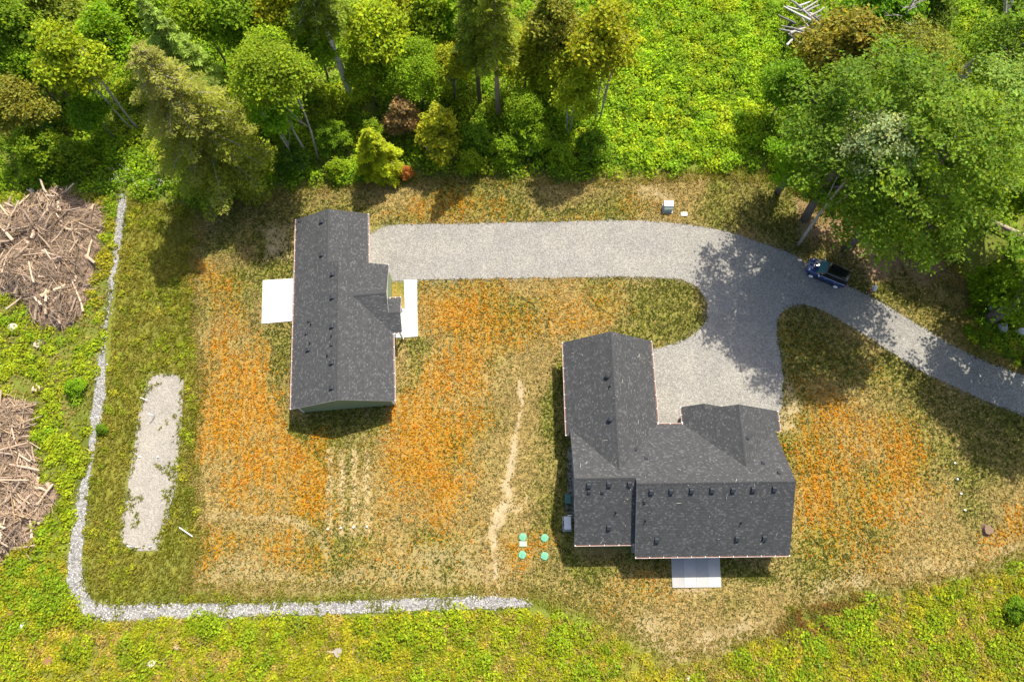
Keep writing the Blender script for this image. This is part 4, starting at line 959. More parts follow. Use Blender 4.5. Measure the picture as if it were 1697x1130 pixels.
# ---- undergrowth: low bushy plants nobody could count
rU = np.random.default_rng(21)
DPOLY, PPOLY, RPOLY, LPOLY = PL(DRIVE), PL(PAD), ring, PL(LAWN)
P1, P2 = PL(PILE1), PL(PILE2)
def allowed(x, y, m=.2):
    ok = (sdist(x, y, LPOLY) < -m) & (sdist(x, y, PPOLY) < -.05) & (sdist(x, y, DPOLY) < -.3)
    d, w = pdist(x, y, PATHW); ok &= d > w+.05
    ok &= (sdist(x, y, P1) < .1) & (sdist(x, y, P2) < .1)
    return ok
def bushes(name, label, poly, dens, rmin, rmax, hk, leaf, per, cols, seed, lawnmargin=.2, patch=0.0, lo=.6, hi=1.35):
    r = np.random.default_rng(seed); poly = PL(poly)
    c = sample_poly(poly, dens, r); c = c[allowed(c[:, 0], c[:, 1], lawnmargin)]
    if patch: c = c[fnoise(c[:, 0], c[:, 1], 2.5, seed, 3)+r.uniform(-.08, .08, len(c)) > patch]
    n = len(c); R = r.uniform(rmin, rmax, n)*(.7+.6*fnoise(c[:, 0], c[:, 1], 5, seed+1))
    ci = np.clip((fnoise(c[:, 0], c[:, 1], 6, seed+2, 4)-.5)*2.2+.5+r.normal(0, .2, n), 0, .999)
    cols = np.array(cols); base = cols[(ci*len(cols)).astype(int)]*r.uniform(.8, 1.2, (n, 1))
    m = np.maximum(8, (per*(R/((rmin+rmax)/2))**2).astype(int)); k = np.repeat(np.arange(n), m); N_ = len(k)
    d = unit(r.normal(size=(N_, 3))); d[:, 2] = np.abs(d[:, 2])
    rad_ = r.uniform(.72, 1.06, N_)
    pos = np.zeros((N_, 3)); pos[:, :2] = c[k]+d[:, :2]*(R[k]*rad_)[:, None]; pos[:, 2] = d[:, 2]*R[k]*rad_*hk+.04
    nor = d*.6+np.array([0, 0, .7])+r.normal(0, .45, (N_, 3))
    V, F = leafquads(pos, nor, leaf*r.uniform(.6, 1.4, N_), r.uniform(.45, .75, N_), r)
    me = npmesh(name, V, F); facecol(me, base[k]*leafcols(N_, r, lo, hi, .2))
    return tag(link(name, me, LEAF), label, 'undergrowth', kind='stuff')
TOPR = [(-700, 260), (-200, 318), (100, 318), (330, 338), (430, 322), (560, 300), (700, 292), (800, 286), (870, 295), (1000, 292), (1200, 284), (1300, 285), (1500, 330), (1800, 420), (2200, 420), (2000, -60), (850, -90), (-400, -60)]
bushes('forest_undergrowth', 'mixed green undergrowth covering the floor of the wood', TOPR, 1.15, .55, 1.25, 1.05, .15, 62, [(.16, .26, .012), (.21, .31, .012), (.18, .27, .014), (.12, .21, .012), (.23, .29, .014)], 31)
bushes('bramble_bank', 'bright yellow-green brambles on the open bank at top centre', [(860, 130), (960, 60), (1080, 0), (1250, -10), (1290, 60), (1275, 150), (1265, 230), (1210, 280), (1050, 275), (960, 240), (900, 210)], 1.9, .35, 1.0, 1.3, .14, 58, [(.28, .37, .014), (.22, .34, .012), (.31, .37, .015), (.18, .28, .012)], 33)
LEFTR = [(-60, 330), (60, 320), (205, 325), (200, 380), (180, 500), (166, 640), (150, 760), (130, 860), (112, 1000), (-60, 1010)]
bushes('bramble_patch', 'bright green brambles left of the rock drain', LEFTR, 2.2, .3, .75, .8, .12, 46, [YG, (.22, .27, .012), BG, (.25, .26, .02), (.27, .25, .02)], 35, patch=.36)
BOTR = [(-60, 940), (105, 940), (125, 1020), (160, 1032), (500, 1026), (860, 1012), (1000, 1042), (1090, 1105), (1180, 1100), (1300, 1050), (1460, 990), (1560, 972), (1800, 930), (1800, 1220), (-60, 1220)]
bushes('salal_groundcover', 'yellow-green low brambles along the bottom of the photograph', BOTR, 5.6, .24, .6, .62, .09, 48, [(.30, .285, .016), (.26, .27, .013), (.32, .28, .024), (.22, .255, .012), (.31, .24, .06), (.25, .265, .012)], 37)
MIDR = [(208, 330), (330, 342), (314, 420), (318, 520), (330, 640), (322, 800), (335, 880), (318, 985), (700, 990), (860, 990), (860, 998), (600, 1000), (300, 1006), (150, 1004), (135, 960), (142, 860), (175, 650), (195, 470)]
bushes('bramble_thicket', 'taller bright green bramble clumps along the bottom edge', BOTR, .9, .55, 1.1, .75, .11, 95, [(.20, .27, .012), (.24, .29, .012), (.16, .24, .012)], 47, .4, .5)
bushes('rusty_weeds', 'rust-tinged weeds, darkened as if shaded, on the bank below the right lawn', [(1285, 1046), (1325, 1006), (1420, 984), (1460, 1000), (1430, 1060), (1340, 1075)], 5, .25, .55, .6, .09, 50, [(.17, .10, .025), (.13, .12, .02), (.20, .13, .03)], 49, .0)  # dark tones stand in for the slope's shade; rust is the weeds' own
bushes('weed_patches', 'scattered green weeds between the rock drain and the lawn', MIDR, 1.7, .18, .5, .7, .085, 34, [(.21, .25, .014), (.26, .27, .02), (.17, .21, .014), (.24, .22, .03)], 39, .0, .42)
bushes('roadside_weeds', 'green weeds around the boulders at the right edge', [(1605, 480), (1640, 440), (1760, 430), (1760, 640), (1690, 612), (1640, 585), (1600, 555)], 4, .25, .6, .8, .1, 46, [BG, MG, YG], 43, -.5)

# ---- grasses
def tufts(name, label, pts, h, w, cols, seed, blades=4, parent=None, lean=.6):
    r = np.random.default_rng(seed); n = len(pts); k = np.repeat(np.arange(n), blades); N_ = len(k)
    a = r.uniform(0, 6.28, N_); hh = np.asarray(h)[k]*r.uniform(.6, 1.25, N_) if np.ndim(h) else h*r.uniform(.6, 1.25, N_)
    b = np.zeros((N_, 3)); b[:, :2] = pts[k]+r.normal(0, .05, (N_, 2)); d = np.stack([np.cos(a), np.sin(a), np.zeros(N_)], 1); s = np.stack([-d[:, 1], d[:, 0], np.zeros(N_)], 1)
    le = r.uniform(.3, 1.3, N_)*lean; tip = b+d*(hh*le)[:, None]+np.array([0, 0, 1])*(hh*.75)[:, None]; mid = b+d*(hh*le*.45)[:, None]+np.array([0, 0, 1])*(hh*.5)[:, None]
    ww = w*r.uniform(.6, 1.4, N_)
    V = np.stack([b-s*ww[:, None], mid+s*ww[:, None], tip, mid-s*ww[:, None]*.9], 1).reshape(-1, 3); F = np.arange(4*N_).reshape(-1, 4)
    me = npmesh(name, V, F); facecol(me, np.clip(cols[k]*r.uniform(.65, 1.35, (N_, 1)), .01, .7))
    return tag(link(name, me, LEAF, parent), label, 'grass', kind='stuff')
r = np.random.default_rng(51)
p = sample_poly(PL(MIDR), 26, r); p = p[allowed(p[:, 0], p[:, 1], -.2)]
t = fnoise(p[:, 0], p[:, 1], 2.2, 61, 4)[:, None]; t = np.clip((t-.5)*2.6+.5, 0, 1)
cols = np.array([.13, .14, .012])*(1-t)+np.array([.22, .19, .035])*t
tufts('rough_grass', 'uncut olive grass between the rock drain and the lawn', p, .38, .035, cols, 52)
p = sample_poly(PL(LEFTR+[(-60, 1010)]), 9, r); p2 = sample_poly(PL(BOTR), 12, r); p3 = sample_poly(PL([(1600, 480), (1760, 430), (1760, 640), (1600, 555)]), 20, r); p = np.vstack([p, p2, p3]); p = p[allowed(p[:, 0], p[:, 1], -.1)]
t = np.clip((fnoise(p[:, 0], p[:, 1], 2.2, 65, 4)-.5)*2.6+.5, 0, 1)[:, None]
tufts('wild_grass', 'yellowish grass growing among the brambles', p, .4, .04, np.array([.22, .23, .018])*(1-t)+np.array([.33, .25, .10])*t, 54)
q = sample_poly(PL([(250, 250), (1900, 250), (1900, 1150), (250, 1150)]), 26, r); dd = sdist(q[:, 0], q[:, 1], LPOLY)+(fnoise(q[:, 0], q[:, 1], 2, 88)-.5)*1.2
q = q[(np.abs(dd) < .8) & (sdist(q[:, 0], q[:, 1], DPOLY) < -.2)]; dq, wq = pdist(q[:, 0], q[:, 1], PATHW); q = q[dq > wq+.02]
t = np.clip((fnoise(q[:, 0], q[:, 1], 1.5, 67, 4)-.5)*2.6+.5, 0, 1)[:, None]
tufts('edge_grass', 'long mixed grass fringing the mown lawn', q, .3, .035, np.array([.18, .185, .018])*(1-t)+np.array([.30, .24, .08])*t, 59)
r2 = np.random.default_rng(71); p = sample_poly(PPOLY, 30, r2); d = sdist(p[:, 0], p[:, 1], PPOLY); nz = fnoise(p[:, 0], p[:, 1], 1.3, 73, 4)
p = p[(nz > .66) | ((d < .35) & (nz > .42))]; q = sample_poly(ring, 30, r2); dq, wq = pdist(q[:, 0], q[:, 1], PATHW); nz = fnoise(q[:, 0], q[:, 1], 1.6, 75, 4)
q = q[((dq > wq*.7) & (nz > .5)) | (nz > .68) | (wq < .26)]; p = np.vstack([p, q])
tufts('gravel_weeds', 'weeds creeping over the gravel pad and the rock drain', p, .26, .04, np.array([.19, .20, .02])*r2.uniform(.6, 1.3, (len(p), 1)), 60, 5)
# lawn: short dry grass, green grass and orange weeds
p = sample_poly(LPOLY, 44, r)
p = p[(sdist(p[:, 0], p[:, 1], DPOLY) < .05)]
org, grn, bare, trn = lawn_masks(p[:, 0], p[:, 1])
u = r.random(len(p)); kp = u > np.clip(bare, 0, 1)*.95; p, org, grn, trn = p[kp], org[kp], grn[kp], trn[kp]
loc = lambda px, o, yw, q: None
def inrect(p, org_, yaw, u0, u1, v0, v1):
    dx, dy = p[:, 0]-org_[0], p[:, 1]-org_[1]; c, s = math.cos(yaw), math.sin(yaw); uu, vv = dx*c+dy*s, -dx*s+dy*c
    return (uu > u0) & (uu < u1) & (vv > v0) & (vv < v1)
hid = inrect(p, (-21.402, 14.631), .085, .3, 9.2, .3, 19.7) | inrect(p, (4.452, 2.734), .017, .2, 18.2, -.7, 18.2)
for q in ([(436, 465), (500, 461), (500, 531), (434, 537)], [(636, 464), (691, 464), (692, 560), (636, 560)], [(1111, 905), (1191, 905), (1195, 973), (1114, 973)]): hid |= sdist(p[:, 0], p[:, 1], PL(q)) > -.05
p, org, grn, trn = p[~hid], org[~hid], grn[~hid], trn[~hid]; n = len(p)
isO = r.random(n) < np.clip(org*1.05, 0, .7)
gm = np.clip(grn*1.1+np.clip(fnoise(p[:, 0], p[:, 1], 5.5, 33, 5)*3.6-1.5, 0, 1)*.75, 0, 1)*(1-trn)
isG = (~isO) & (r.random(n) < .2+.1*np.clip(org*2, 0, 1)+.65*gm)
cs = np.where(isG[:, None], np.array([.075, .09, .009])*r.uniform(.5, 1.25, (n, 1)), np.array([.36, .28, .12])*r.uniform(.5, 1.2, (n, 1)))
tufts('lawn_grass', 'short dry straw and green grass of the lawn', p[~isO], .13, .038, cs[~isO], 55, 3, None, 1.2)
po = p[isO]; no = len(po)
ro = np.random.default_rng(58); co = np.array([.38, .165, .005])*ro.uniform(.5, 1.25, (no, 1)); co[:, 1] *= ro.uniform(.75, 1.35, no)
V, F = leafquads(np.column_stack([po, ro.uniform(.04, .09, no)]), np.array([0, 0, 1.])+ro.normal(0, .35, (no, 3)), ro.uniform(.06, .13, no), ro.uniform(.45, .9, no), ro)
me = npmesh('orange_weeds', V, F); facecol(me, co); tag(link('orange_weeds', me, LEAF), 'orange weeds spread in patches through the lawn', 'weeds', kind='stuff')

# ------------------------------------------------------------------ brush piles
WOODC = np.array([.34, .245, .165])
def brushpile(name, label, polypx, hmax, nlog, ntwig, seed):
    poly = PL(polypx); cen = poly.mean(0); e = empty(name, (cen[0], cen[1], 0)); tag(e, label, 'brush pile', 'brush piles by the rock drain')
    r = np.random.default_rng(seed)
    def H(x, y):
        d = sdist(x, y, poly); return np.clip(d/1.5, 0, 1)**.7*hmax*(.25+1.3*fnoise(x, y, 1.9, seed, 3)**1.3)
    # low mound of fine debris
    lo, hi = poly.min(0)-.3, poly.max(0)+.3; xs = np.arange(lo[0], hi[0], .22); ys = np.arange(lo[1], hi[1], .22); X, Y = np.meshgrid(xs, ys); x, y = X.ravel(), Y.ravel()
    z = H(x, y)*.8-.04+r.uniform(0, .1, len(x))*(sdist(x, y, poly) > .1); idx = np.arange(len(x)).reshape(X.shape)
    F = np.stack([idx[:-1, :-1], idx[:-1, 1:], idx[1:, 1:], idx[1:, :-1]], -1).reshape(-1, 4)
    F = F[(sdist(x, y, poly)[F] > -.1).all(1)]
    me = npmesh('debris_mound', np.column_stack([x-cen[0], y-cen[1], z]), F)
    facecol(me, np.array([.17, .12, .085])*r.uniform(.5, 1.5, (len(F), 1))); tag(link('debris_mound', me, WOOD, e), kind='stuff')
    # twigs and small branches
    p = sample_poly(poly, 1, r); p = poly[0]+0*p if len(p) == 0 else p
    area = sample_poly(poly, 40, r); pick = area[r.integers(0, len(area), ntwig)]
    base_a = fnoise(pick[:, 0], pick[:, 1], 1.6, seed+5, 2)*9
    an = base_a+r.normal(0, .5, ntwig); Lt = r.gamma(2.2, .42, ntwig)+.25; el = r.normal(.05, .22, ntwig); rad_ = r.uniform(.012, .035, ntwig)*(.6+.4*Lt)
    d = np.stack([np.cos(an)*np.cos(el), np.sin(an)*np.cos(el), np.sin(el)], 1)
    c0 = np.column_stack([pick, H(pick[:, 0], pick[:, 1])+r.uniform(.0, .22, ntwig)])
    a, b = c0-d*Lt[:, None]/2, c0+d*Lt[:, None]/2; m = c0+r.normal(0, .07, (ntwig, 3))*Lt[:, None]
    hor = unit(np.cross(d, np.array([0, 0, 1.]))); ver = np.cross(hor, d); Vs = []
    for q, k in ((a, 1.), (m, .85), (b, .45)):
        for t in (0, 2.094, 4.189): Vs.append(q+(hor*math.cos(t)+ver*math.sin(t))*(rad_*k)[:, None])
    V = np.stack(Vs, 1).reshape(-1, 3); V[:, :2] -= cen; V[:, 2] = np.maximum(V[:, 2], .02)
    f = []
    for s in (0, 3):
        for i in range(3): f.append((s+i, s+(i+1) % 3, s+3+(i+1) % 3, s+3+i))
    F = (np.array(f)[None]+(np.arange(ntwig)*9)[:, None, None]).reshape(-1, 4)
    tone = r.uniform(.45, 1.3, ntwig); hue = r.normal(0, .1, ntwig)
    col = WOODC*tone[:, None]*np.stack([1+hue*.3, 1+0*hue, 1-hue], 1)
    me = npmesh('branch_tangle', V, F); facecol(me, np.clip(np.repeat(col, 6, 0), .01, .7)); tag(link('branch_tangle', me, WOOD, e), kind='stuff')
    # logs, each its own piece
    rr = random.Random(seed)
    for i in range(nlog):
        q = area[r.integers(len(area))]; Lg = rr.choice((.7, .9, 1.2, 1.6, 2.2, 2.9, 3.6)); ra = rr.uniform(.07, .2)*(1.2 if Lg < 1.3 else .75); mb = MB(); pts = []; rs = []
        for t in (0, .3, .65, 1): pts.append((Lg*(t-.5), rr.uniform(-.04, .04)*Lg, rr.uniform(-.03, .03))); rs.append(ra*(1-.3*t)*rr.uniform(.9, 1.1))
        mb.tube(pts, rs, 7)
        if rr.random() < .4: mb.tube([(Lg*.1, 0, 0), (Lg*.22, .25*rr.choice((-1, 1)), .1)], [ra*.4, ra*.2], 5)
        o = mb.build('log', WOOD, e); tn = rr.uniform(.6, 1.5); facecol(o.data, np.tile(WOODC*tn*np.array([1, 1+rr.uniform(0, .08), 1+rr.uniform(0, .2)]), (len(o.data.polygons), 1)))
        o.location = (q[0]-cen[0], q[1]-cen[1], float(H(np.array([q[0]]), np.array([q[1]]))[0])+rr.uniform(.08, .25))
        o.rotation_euler = (rr.uniform(0, 6), rr.uniform(-.22, .22), rr.choice((1.2, 1.5, .3, -.5, 2.2))+rr.uniform(-.5, .5))
brushpile('brush_pile', 'large tangled pile of cleared branches and logs at the upper left', PILE1, 1.5, 80, 2600, 91)
brushpile('brush_pile', 'brush pile with stacked split logs at the left edge, below the larger pile', PILE2, 1.2, 65, 1800, 95)
# grey dead-wood heap at the top of the wood
e = empty('dead_wood_pile', (*P(1318, 62)[:2], 0)); tag(e, 'heap of grey broken planks and logs in the greenery at the top right', 'wood pile'); rr = random.Random(4)
for i in range(22):
    mb = MB(); Lg = rr.uniform(1.5, 4.0); mb.tube([(-Lg/2, 0, 0), (0, rr.uniform(-.1, .1), .05), (Lg/2, 0, 0)], [.14, .12, .08], 7); o = mb.build('log', WOOD, e)
    facecol(o.data, np.tile(np.array([.34, .32, .30])*rr.uniform(.35, 1.5), (len(o.data.polygons), 1))); o.location = (rr.uniform(-1.8, 1.8), rr.uniform(-2.6, 2.6), 1.6+rr.uniform(.1, 1.3)); o.rotation_euler = (0, rr.uniform(-.3, .3), rr.choice((2.2, 2.4, .6))+rr.uniform(-.35, .35))
mb = MB()
for i in range(5): mb.tube([(rr.uniform(-1.5, 1.5), rr.uniform(-2, 2), -.1), (rr.uniform(-1.5, 1.5), rr.uniform(-2, 2), 1.9)], [.25, .2], 7)
o = mb.build('root_wad', WOOD, e); facecol(o.data, np.tile([.09, .075, .06], (len(o.data.polygons), 1)))

# ------------------------------------------------------------------ rocks, stumps and loose logs
def boulder(name, label, px, py, sx, sy, sz, col, seed, cat='boulder', group=None):
    r = np.random.default_rng(seed); bm = bmesh.new(); bmesh.ops.create_icosphere(bm, subdivisions=3, radius=1)
    dirs = unit(r.normal(size=(12, 3)))
    for v in bm.verts:
        c = np.array(v.co); k = 1-.25*max(0, (dirs@c).max()-.75)/.25+r.normal(0, .025); v.co = Vector((c[0]*sx*k, c[1]*sy*k, c[2]*sz*k))
    me = bpy.data.meshes.new(name); bm.to_mesh(me); bm.free(); q = P(px, py)
    o = link(name, me, STONE, None, (q[0], q[1], sz*.45), (0, 0, r.uniform(0, 3))); facecol(me, np.array(col)*r.uniform(.85, 1.15, (len(me.polygons), 1)))
    return tag(o, label, cat, group)
BG_ = 'boulders at the right edge'
boulder('boulder', 'tall pale grey boulder in the weeds, uppermost of three at the right edge', 1644, 510, .42, .75, .5, (.36, .36, .37), 1, group=BG_)
boulder('boulder', 'rounded grey boulder just below the tallest boulder at the right edge', 1660, 544, .62, .5, .45, (.33, .32, .33), 2, group=BG_)
boulder('boulder', 'grey boulder touching the right edge of the photograph, below the bush', 1690, 551, .6, .4, .4, (.34, .35, .36), 3, group=BG_)
boulder('pale_rock', 'small white lump lying in the weeds near the bottom left corner', 38, 1037, .22, .5, .25, (.62, .61, .58), 4, 'rock')
boulder('pale_rock', 'pale tan rock at the left edge between the two brush piles', 24, 545, .5, .7, .35, (.40, .36, .28), 5, 'rock')
boulder('pale_rock', 'small pale rock just above the upper brush pile', 54, 318, .28, .42, .3, (.42, .37, .30), 6, 'rock')
boulder('pale_rock', 'small brown rock in the weeds at the bottom left, right of the rock drain corner', 294, 1072, .32, .3, .22, (.30, .24, .18), 7, 'rock')
boulder('pale_rock', 'tiny pale rock at the bottom edge left of centre patio', 1140, 1124, .2, .3, .2, (.5, .48, .44), 8, 'rock')
def stump(label, px, py, r_, h, seed, col=(.30, .21, .14)):
    rr = random.Random(seed); q = P(px, py); e = empty('tree_stump', (q[0], q[1], 0)); tag(e, label, 'stump'); mb = MB(); n = 18; vs = []
    for z, k in ((-.1, 1.5), (.06, 1.15), (h*.5, 1.0), (h, .95)):
        for i in range(n):
            a = 6.283*i/n; w = k*(1+.1*math.sin(3*a+seed)+.06*math.sin(7*a)*(2-z/h)); vs.append((r_*w*math.cos(a), r_*w*math.sin(a), z))
    fs = [(j*n+i, j*n+(i+1) % n, (j+1)*n+(i+1) % n, (j+1)*n+i) for j in range(3) for i in range(n)]; mb.add(vs, fs); b = mb.build('bark', BARK, e, True); b.color = (.16, .11, .08, 1)
    t = MB(); t.add([(v[0], v[1], h) for v in vs[-n:]], [tuple(range(n))]); o = t.build('cut_face', WOOD, e); facecol(o.data, np.array([col])); return e
stump('brown tree stump on the dry grass near the lower right corner of the lawn', 1635, 878, .42, .35, 2, (.16, .105, .065))
stump('cut stump with a pale round face, left of the rock drain', 64, 644, .42, .4, 3, (.42, .30, .2))
stump('low broken stump below the upper brush pile', 66, 571, .45, .3, 4, (.32, .26, .2))
stump('rotting brown stump among brambles at the bottom left', 83, 1094, .4, .35, 5, (.19, .10, .05))
e = stump('grey broken stump with a pale splinter at the bottom left of centre', 561, 1080, .38, .3, 6, (.24, .21, .17)); mb = MB(); mb.tube([(-.1, 0, .25), (-.9, .05, .3)], [.05, .03], 5); o = mb.build('splinter', WOOD, e); facecol(o.data, np.tile([.4, .37, .31], (len(o.data.polygons), 1)))
e = stump('grey stump fragment with pale splinters in the weeds under the rock drain', 254, 1098, .32, .28, 7, (.38, .32, .27)); mb = MB(); mb.tube([(-.1, .02, .24), (-.95, .0, .28)], [.045, .03], 5); mb.tube([(-.1, -.08, .2), (-.85, -.22, .26)], [.04, .02], 5); o = mb.build('splinter', WOOD, e); facecol(o.data, np.tile([.4, .37, .31], (len(o.data.polygons), 1)))
# fallen trunk at the right edge
a, b = P(1635, 372), P(1760, 438); mb = MB(); rr = random.Random(6)
limb(mb, (a[0], a[1], .7), (b[0], b[1], .5), .2, .42, rr, .03, 10, 6); limb(mb, (a[0]+2.5, a[1]-1.3, .7), (a[0]+1.3, a[1]-3.0, .5), .12, .05, rr, .1, 6, 3)
o = mb.build('fallen_trunk', BARK, None, True); o.color = (.33, .27, .21, 1); tag(o, 'thick fallen tree trunk lying under the trees at the right edge', 'log')

# ------------------------------------------------------------------ small fixtures
def lid(px, py, label):
    q = P(px, py); e = empty('septic_lid', (q[0], q[1], 0)); tag(e, label, 'lid', 'green septic lids on the lawn')
    MB().lathe([(.36, -.05), (.36, .06), (.33, .08)], n=28).build('riser', simple('lid_riser', (.09, .22, .14), .6), e)
    MB().lathe([(.345, .082), (.345, .10), (.31, .115), (.05, .13)], n=28).build('cover', GREENPL, e)
    rb = MB()
    for k in range(4): t = k*math.pi/4; rb.tube([(-.28*math.cos(t), -.28*math.sin(t), .118), (.28*math.cos(t), .28*math.sin(t), .118)], [.012, .012], 4)
    tag(rb.build('ribs', simple('lid_rib', (.16, .34, .23), .5), e), kind='stuff')
    for k in range(4):
        t = k*math.pi/2+.4; MB().lathe([(.022, .1), (.022, .125), (.012, .13)], .3*math.cos(t), .3*math.sin(t), 8).build('bolt', PVC, e)
lid(866.5, 889.5, 'round green lid above the small square lid, upper left of the four'); lid(902.5, 891, 'round green lid closest to the house shadow, upper right of the four')
lid(865.5, 919, 'round green lid below the small square lid, lower left of the four'); lid(902.5, 921, 'round green lid at the lower right of the four, nearest the house patio')
q = P(866.8, 901); e = empty('square_valve_lid', (q[0], q[1], 0)); tag(e, 'small square pale green valve lid between the two left green lids', 'lid')
MB().box(-.36, .36, -.25, .25, -.05, .07, bev=.02).build('box', simple('valve_box', (.18, .28, .2), .6), e); MB().box(-.33, .33, -.22, .22, .073, .1, bev=.012).build('cover', simple('valve_cover', (.26, .34, .26), .6), e)
# pad-mounted transformer
q = P(1106, 346); e = empty('utility_box', (q[0], q[1], 0), -.03); tag(e, 'pale green pad-mounted utility cabinet beside the driveway', 'utility box')
TG = simple('utility_green', (.36, .44, .37), .45)
MB().box(-.55, .55, -.6, .55, -.02, .1, bev=.02).build('pad', CONC, e).color = (.6, .6, .58, 1)
mb = MB(); mb.add([(-.45, -.42, .1), (.45, -.42, .1), (.45, .42, .1), (-.45, .42, .1), (-.45, -.42, .62), (.45, -.42, .62), (.45, -.2, .86), (-.45, -.2, .86), (.45, .42, .86), (-.45, .42, .86)],
                  [(0, 1, 5, 4), (4, 5, 6, 7), (7, 6, 8, 9), (1, 2, 8, 6, 5), (3, 0, 4, 7, 9), (2, 3, 9, 8), (3, 2, 1, 0)]); mb.build('cabinet', TG, e)
MB().box(-.48, .48, -.23, .45, .863, .90, bev=.015).build('lid', simple('utility_lid', (.5, .56, .5), .45), e)
MB().box(-.3, -.12, -.436, -.424, .4, .55).build('warning_label', simple('label_white', (.7, .7, .66), .5), e); MB().lathe([(.03, .3), (.03, .34)], 0, 0, 10).build('latch', METAL, e).location = (.05, -.44, 0)
q = P(1133.5, 355.5); e = empty('ground_box', (q[0], q[1], 0)); tag(e, 'small flat white rectangular ground box right of the utility cabinet', 'ground box')
MB().box(-.33, .33, -.22, .22, -.05, .09, bev=.02).build('box', simple('ground_box_body', (.5, .49, .47), .6), e); MB().box(-.3, .3, -.19, .19, .093, .115, bev=.01).build('cover', PVC, e)
# heat pump and green cabinet by the west wall
def onlocal(u, v): c, s = math.cos(.017), math.sin(.017); return 4.452+u*c-v*s, 2.734+u*s+v*c
x, y = onlocal(-.42, 1.95); e = empty('heat_pump', (x, y, 0), .017); tag(e, 'grey outdoor heat pump unit against the left wall of the larger house', 'heat pump')
HPG = simple('heat_pump_grey', (.42, .45, .45), .5); MB().box(-.4, .4, -.68, .68, .0, .1, bev=.02).build('base_pad', CONC, e).color = (.7, .7, .7, 1)
MB().box(-.3, .3, -.55, .55, .12, 1.05, bev=.03).build('cabinet', HPG, e); MB().box(-.31, .31, -.56, .56, 1.052, 1.08, bev=.01).build('top_cover', simple('heat_pump_top', (.5, .52, .52), .5), e)
mb = MB(); mb.lathe([(.3, .0), (.3, .03), (.26, .03), (.26, .0)], 0, .6, 24, axis='y'); o = mb.build('fan_grille', BLACKPL, e, rot=(0, 0, math.pi/2)); o.location = (-.3, 0, 0)
for k in range(4): MB().box(-.36+.0, -.3, -.5+k*.33, -.45+k*.33, .3, .95).build('bracket', BLACKPL, e)
mb = MB(); mb.tube([(.1, .62, .2), (.1, .68, .8), (.3, .68, .9), (.45, .68, .9)], [.035]*4, 8); mb.build('refrigerant_pipe', PVC, e)
x, y = onlocal(-.28, 4.1); e = empty('green_cabinet', (x, y, 0), .017); tag(e, 'dark green utility cabinet by the wall above the heat pump', 'cabinet')
DGN = simple('cabinet_green', (.02, .10, .09), .5); MB().box(-.26, .26, -.4, .4, .0, .7, bev=.03).build('cabinet', DGN, e); MB().box(-.28, .28, -.42, .42, .702, .74, bev=.02).build('lid', DGN, e)
# sprinkler risers / observation ports
def port(px, py, label, group, h=.18, r_=.07):
    q = P(px, py); e = empty('pipe_port', (q[0], q[1], 0)); tag(e, label, 'pipe', group)
    MB().lathe([(r_, -.05), (r_, h), (r_*.8, h)], n=14).build('pipe', PVC, e); MB().lathe([(r_*1.2, h-.04), (r_*1.2, h+.02), (r_*.9, h+.035)], n=14).build('cap', PVC, e)
for i, (x, y) in enumerate(((544, 876.5), (565.5, 874.5), (586.5, 873.5), (608.5, 872.5))):
    port(x, y, ['white capped pipe at the foot of the leftmost straw trench line', 'white capped pipe at the foot of the second straw trench line from the left', 'white capped pipe at the foot of the third straw trench line from the left', 'white capped pipe at the foot of the rightmost straw trench line'][i], 'white pipes below the trench lines')
for i, (x, y) in enumerate(((1581, 767.5), (1585, 794), (1591, 818), (1597.5, 845))):
    port(x, y, ['topmost white pipe cap of the row on the right lawn', 'second white pipe cap from the top on the right lawn', 'third white pipe cap from the top on the right lawn', 'lowest white pipe cap of the row on the right lawn, above the stump'][i], 'white pipes on the right lawn')
port(232, 757, 'white pipe cap at the left side of the gravel pad', 'white pipes on the gravel pad', .15); port(263, 757, 'white pipe cap in the middle of the gravel pad', 'white pipes on the gravel pad', .15)
def stick(name, label, pts, r_, cat='pipe', mat=None):
    mb = MB(); mb.tube(pts, [r_]*len(pts), 8); return tag(mb.build(name, mat or PVC, None, True), label, cat)
g = lambda a, b, z: tuple(P(a, b)[:2])+(z,)
stick('standing_pipe', 'tall white pipe standing near the top of the gravel pad', [g(257.5, 690, -.1), g(257.5, 690, 1.25)], .045)
stick('standing_pipe', 'tall white pipe standing at the bottom of the gravel pad', [g(224, 906, -.1), g(224, 906, .9), g(223.6, 905, 1.3)], .05)
stick('loose_pipe', 'short white pipe lying at the bottom of the gravel pad right of the standing pipe', [g(246, 906.5, .08), g(252, 905, .08)], .04)
stick('loose_pipe', 'short white pipe lying at the foot of the standing pipe on the gravel pad', [g(224.5, 906.2, .08), g(230, 906.4, .08)], .04)
stick('white_pole', 'long white pole lying in the weeds right of the gravel pad', [g(300, 874, .35), g(321.5, 889, .3)], .045, 'pole')
stick('white_pole', 'thin white pole at the upper left edge of the gravel pad', [g(235, 660, .35), g(246, 664, .3)], .035, 'pole')
# white and purple wildflowers below the brown conifer
r = np.random.default_rng(81); p = sample_poly(PL([(185, 285), (260, 280), (310, 310), (260, 325), (195, 318)]), 2.2, r); n = len(p); k = np.repeat(np.arange(n), 5)
pos = np.column_stack([p[k]+r.normal(0, .07, (len(k), 2)), 1.15+r.uniform(0, .5, len(k))]); V, F = leafquads(pos, np.array([0, 0, 1.])+r.normal(0, .6, (len(k), 3)), r.uniform(.03, .07, len(k)), .5, r)
me = npmesh('wildflowers', V, F); cc = np.where(r.random(len(k))[:, None] < .7, np.array([.6, .58, .55]), np.array([.35, .15, .3])); facecol(me, cc); tag(link('wildflowers', me, LEAF), 'white and purple wildflowers below the brown conifer', 'flowers', kind='stuff')

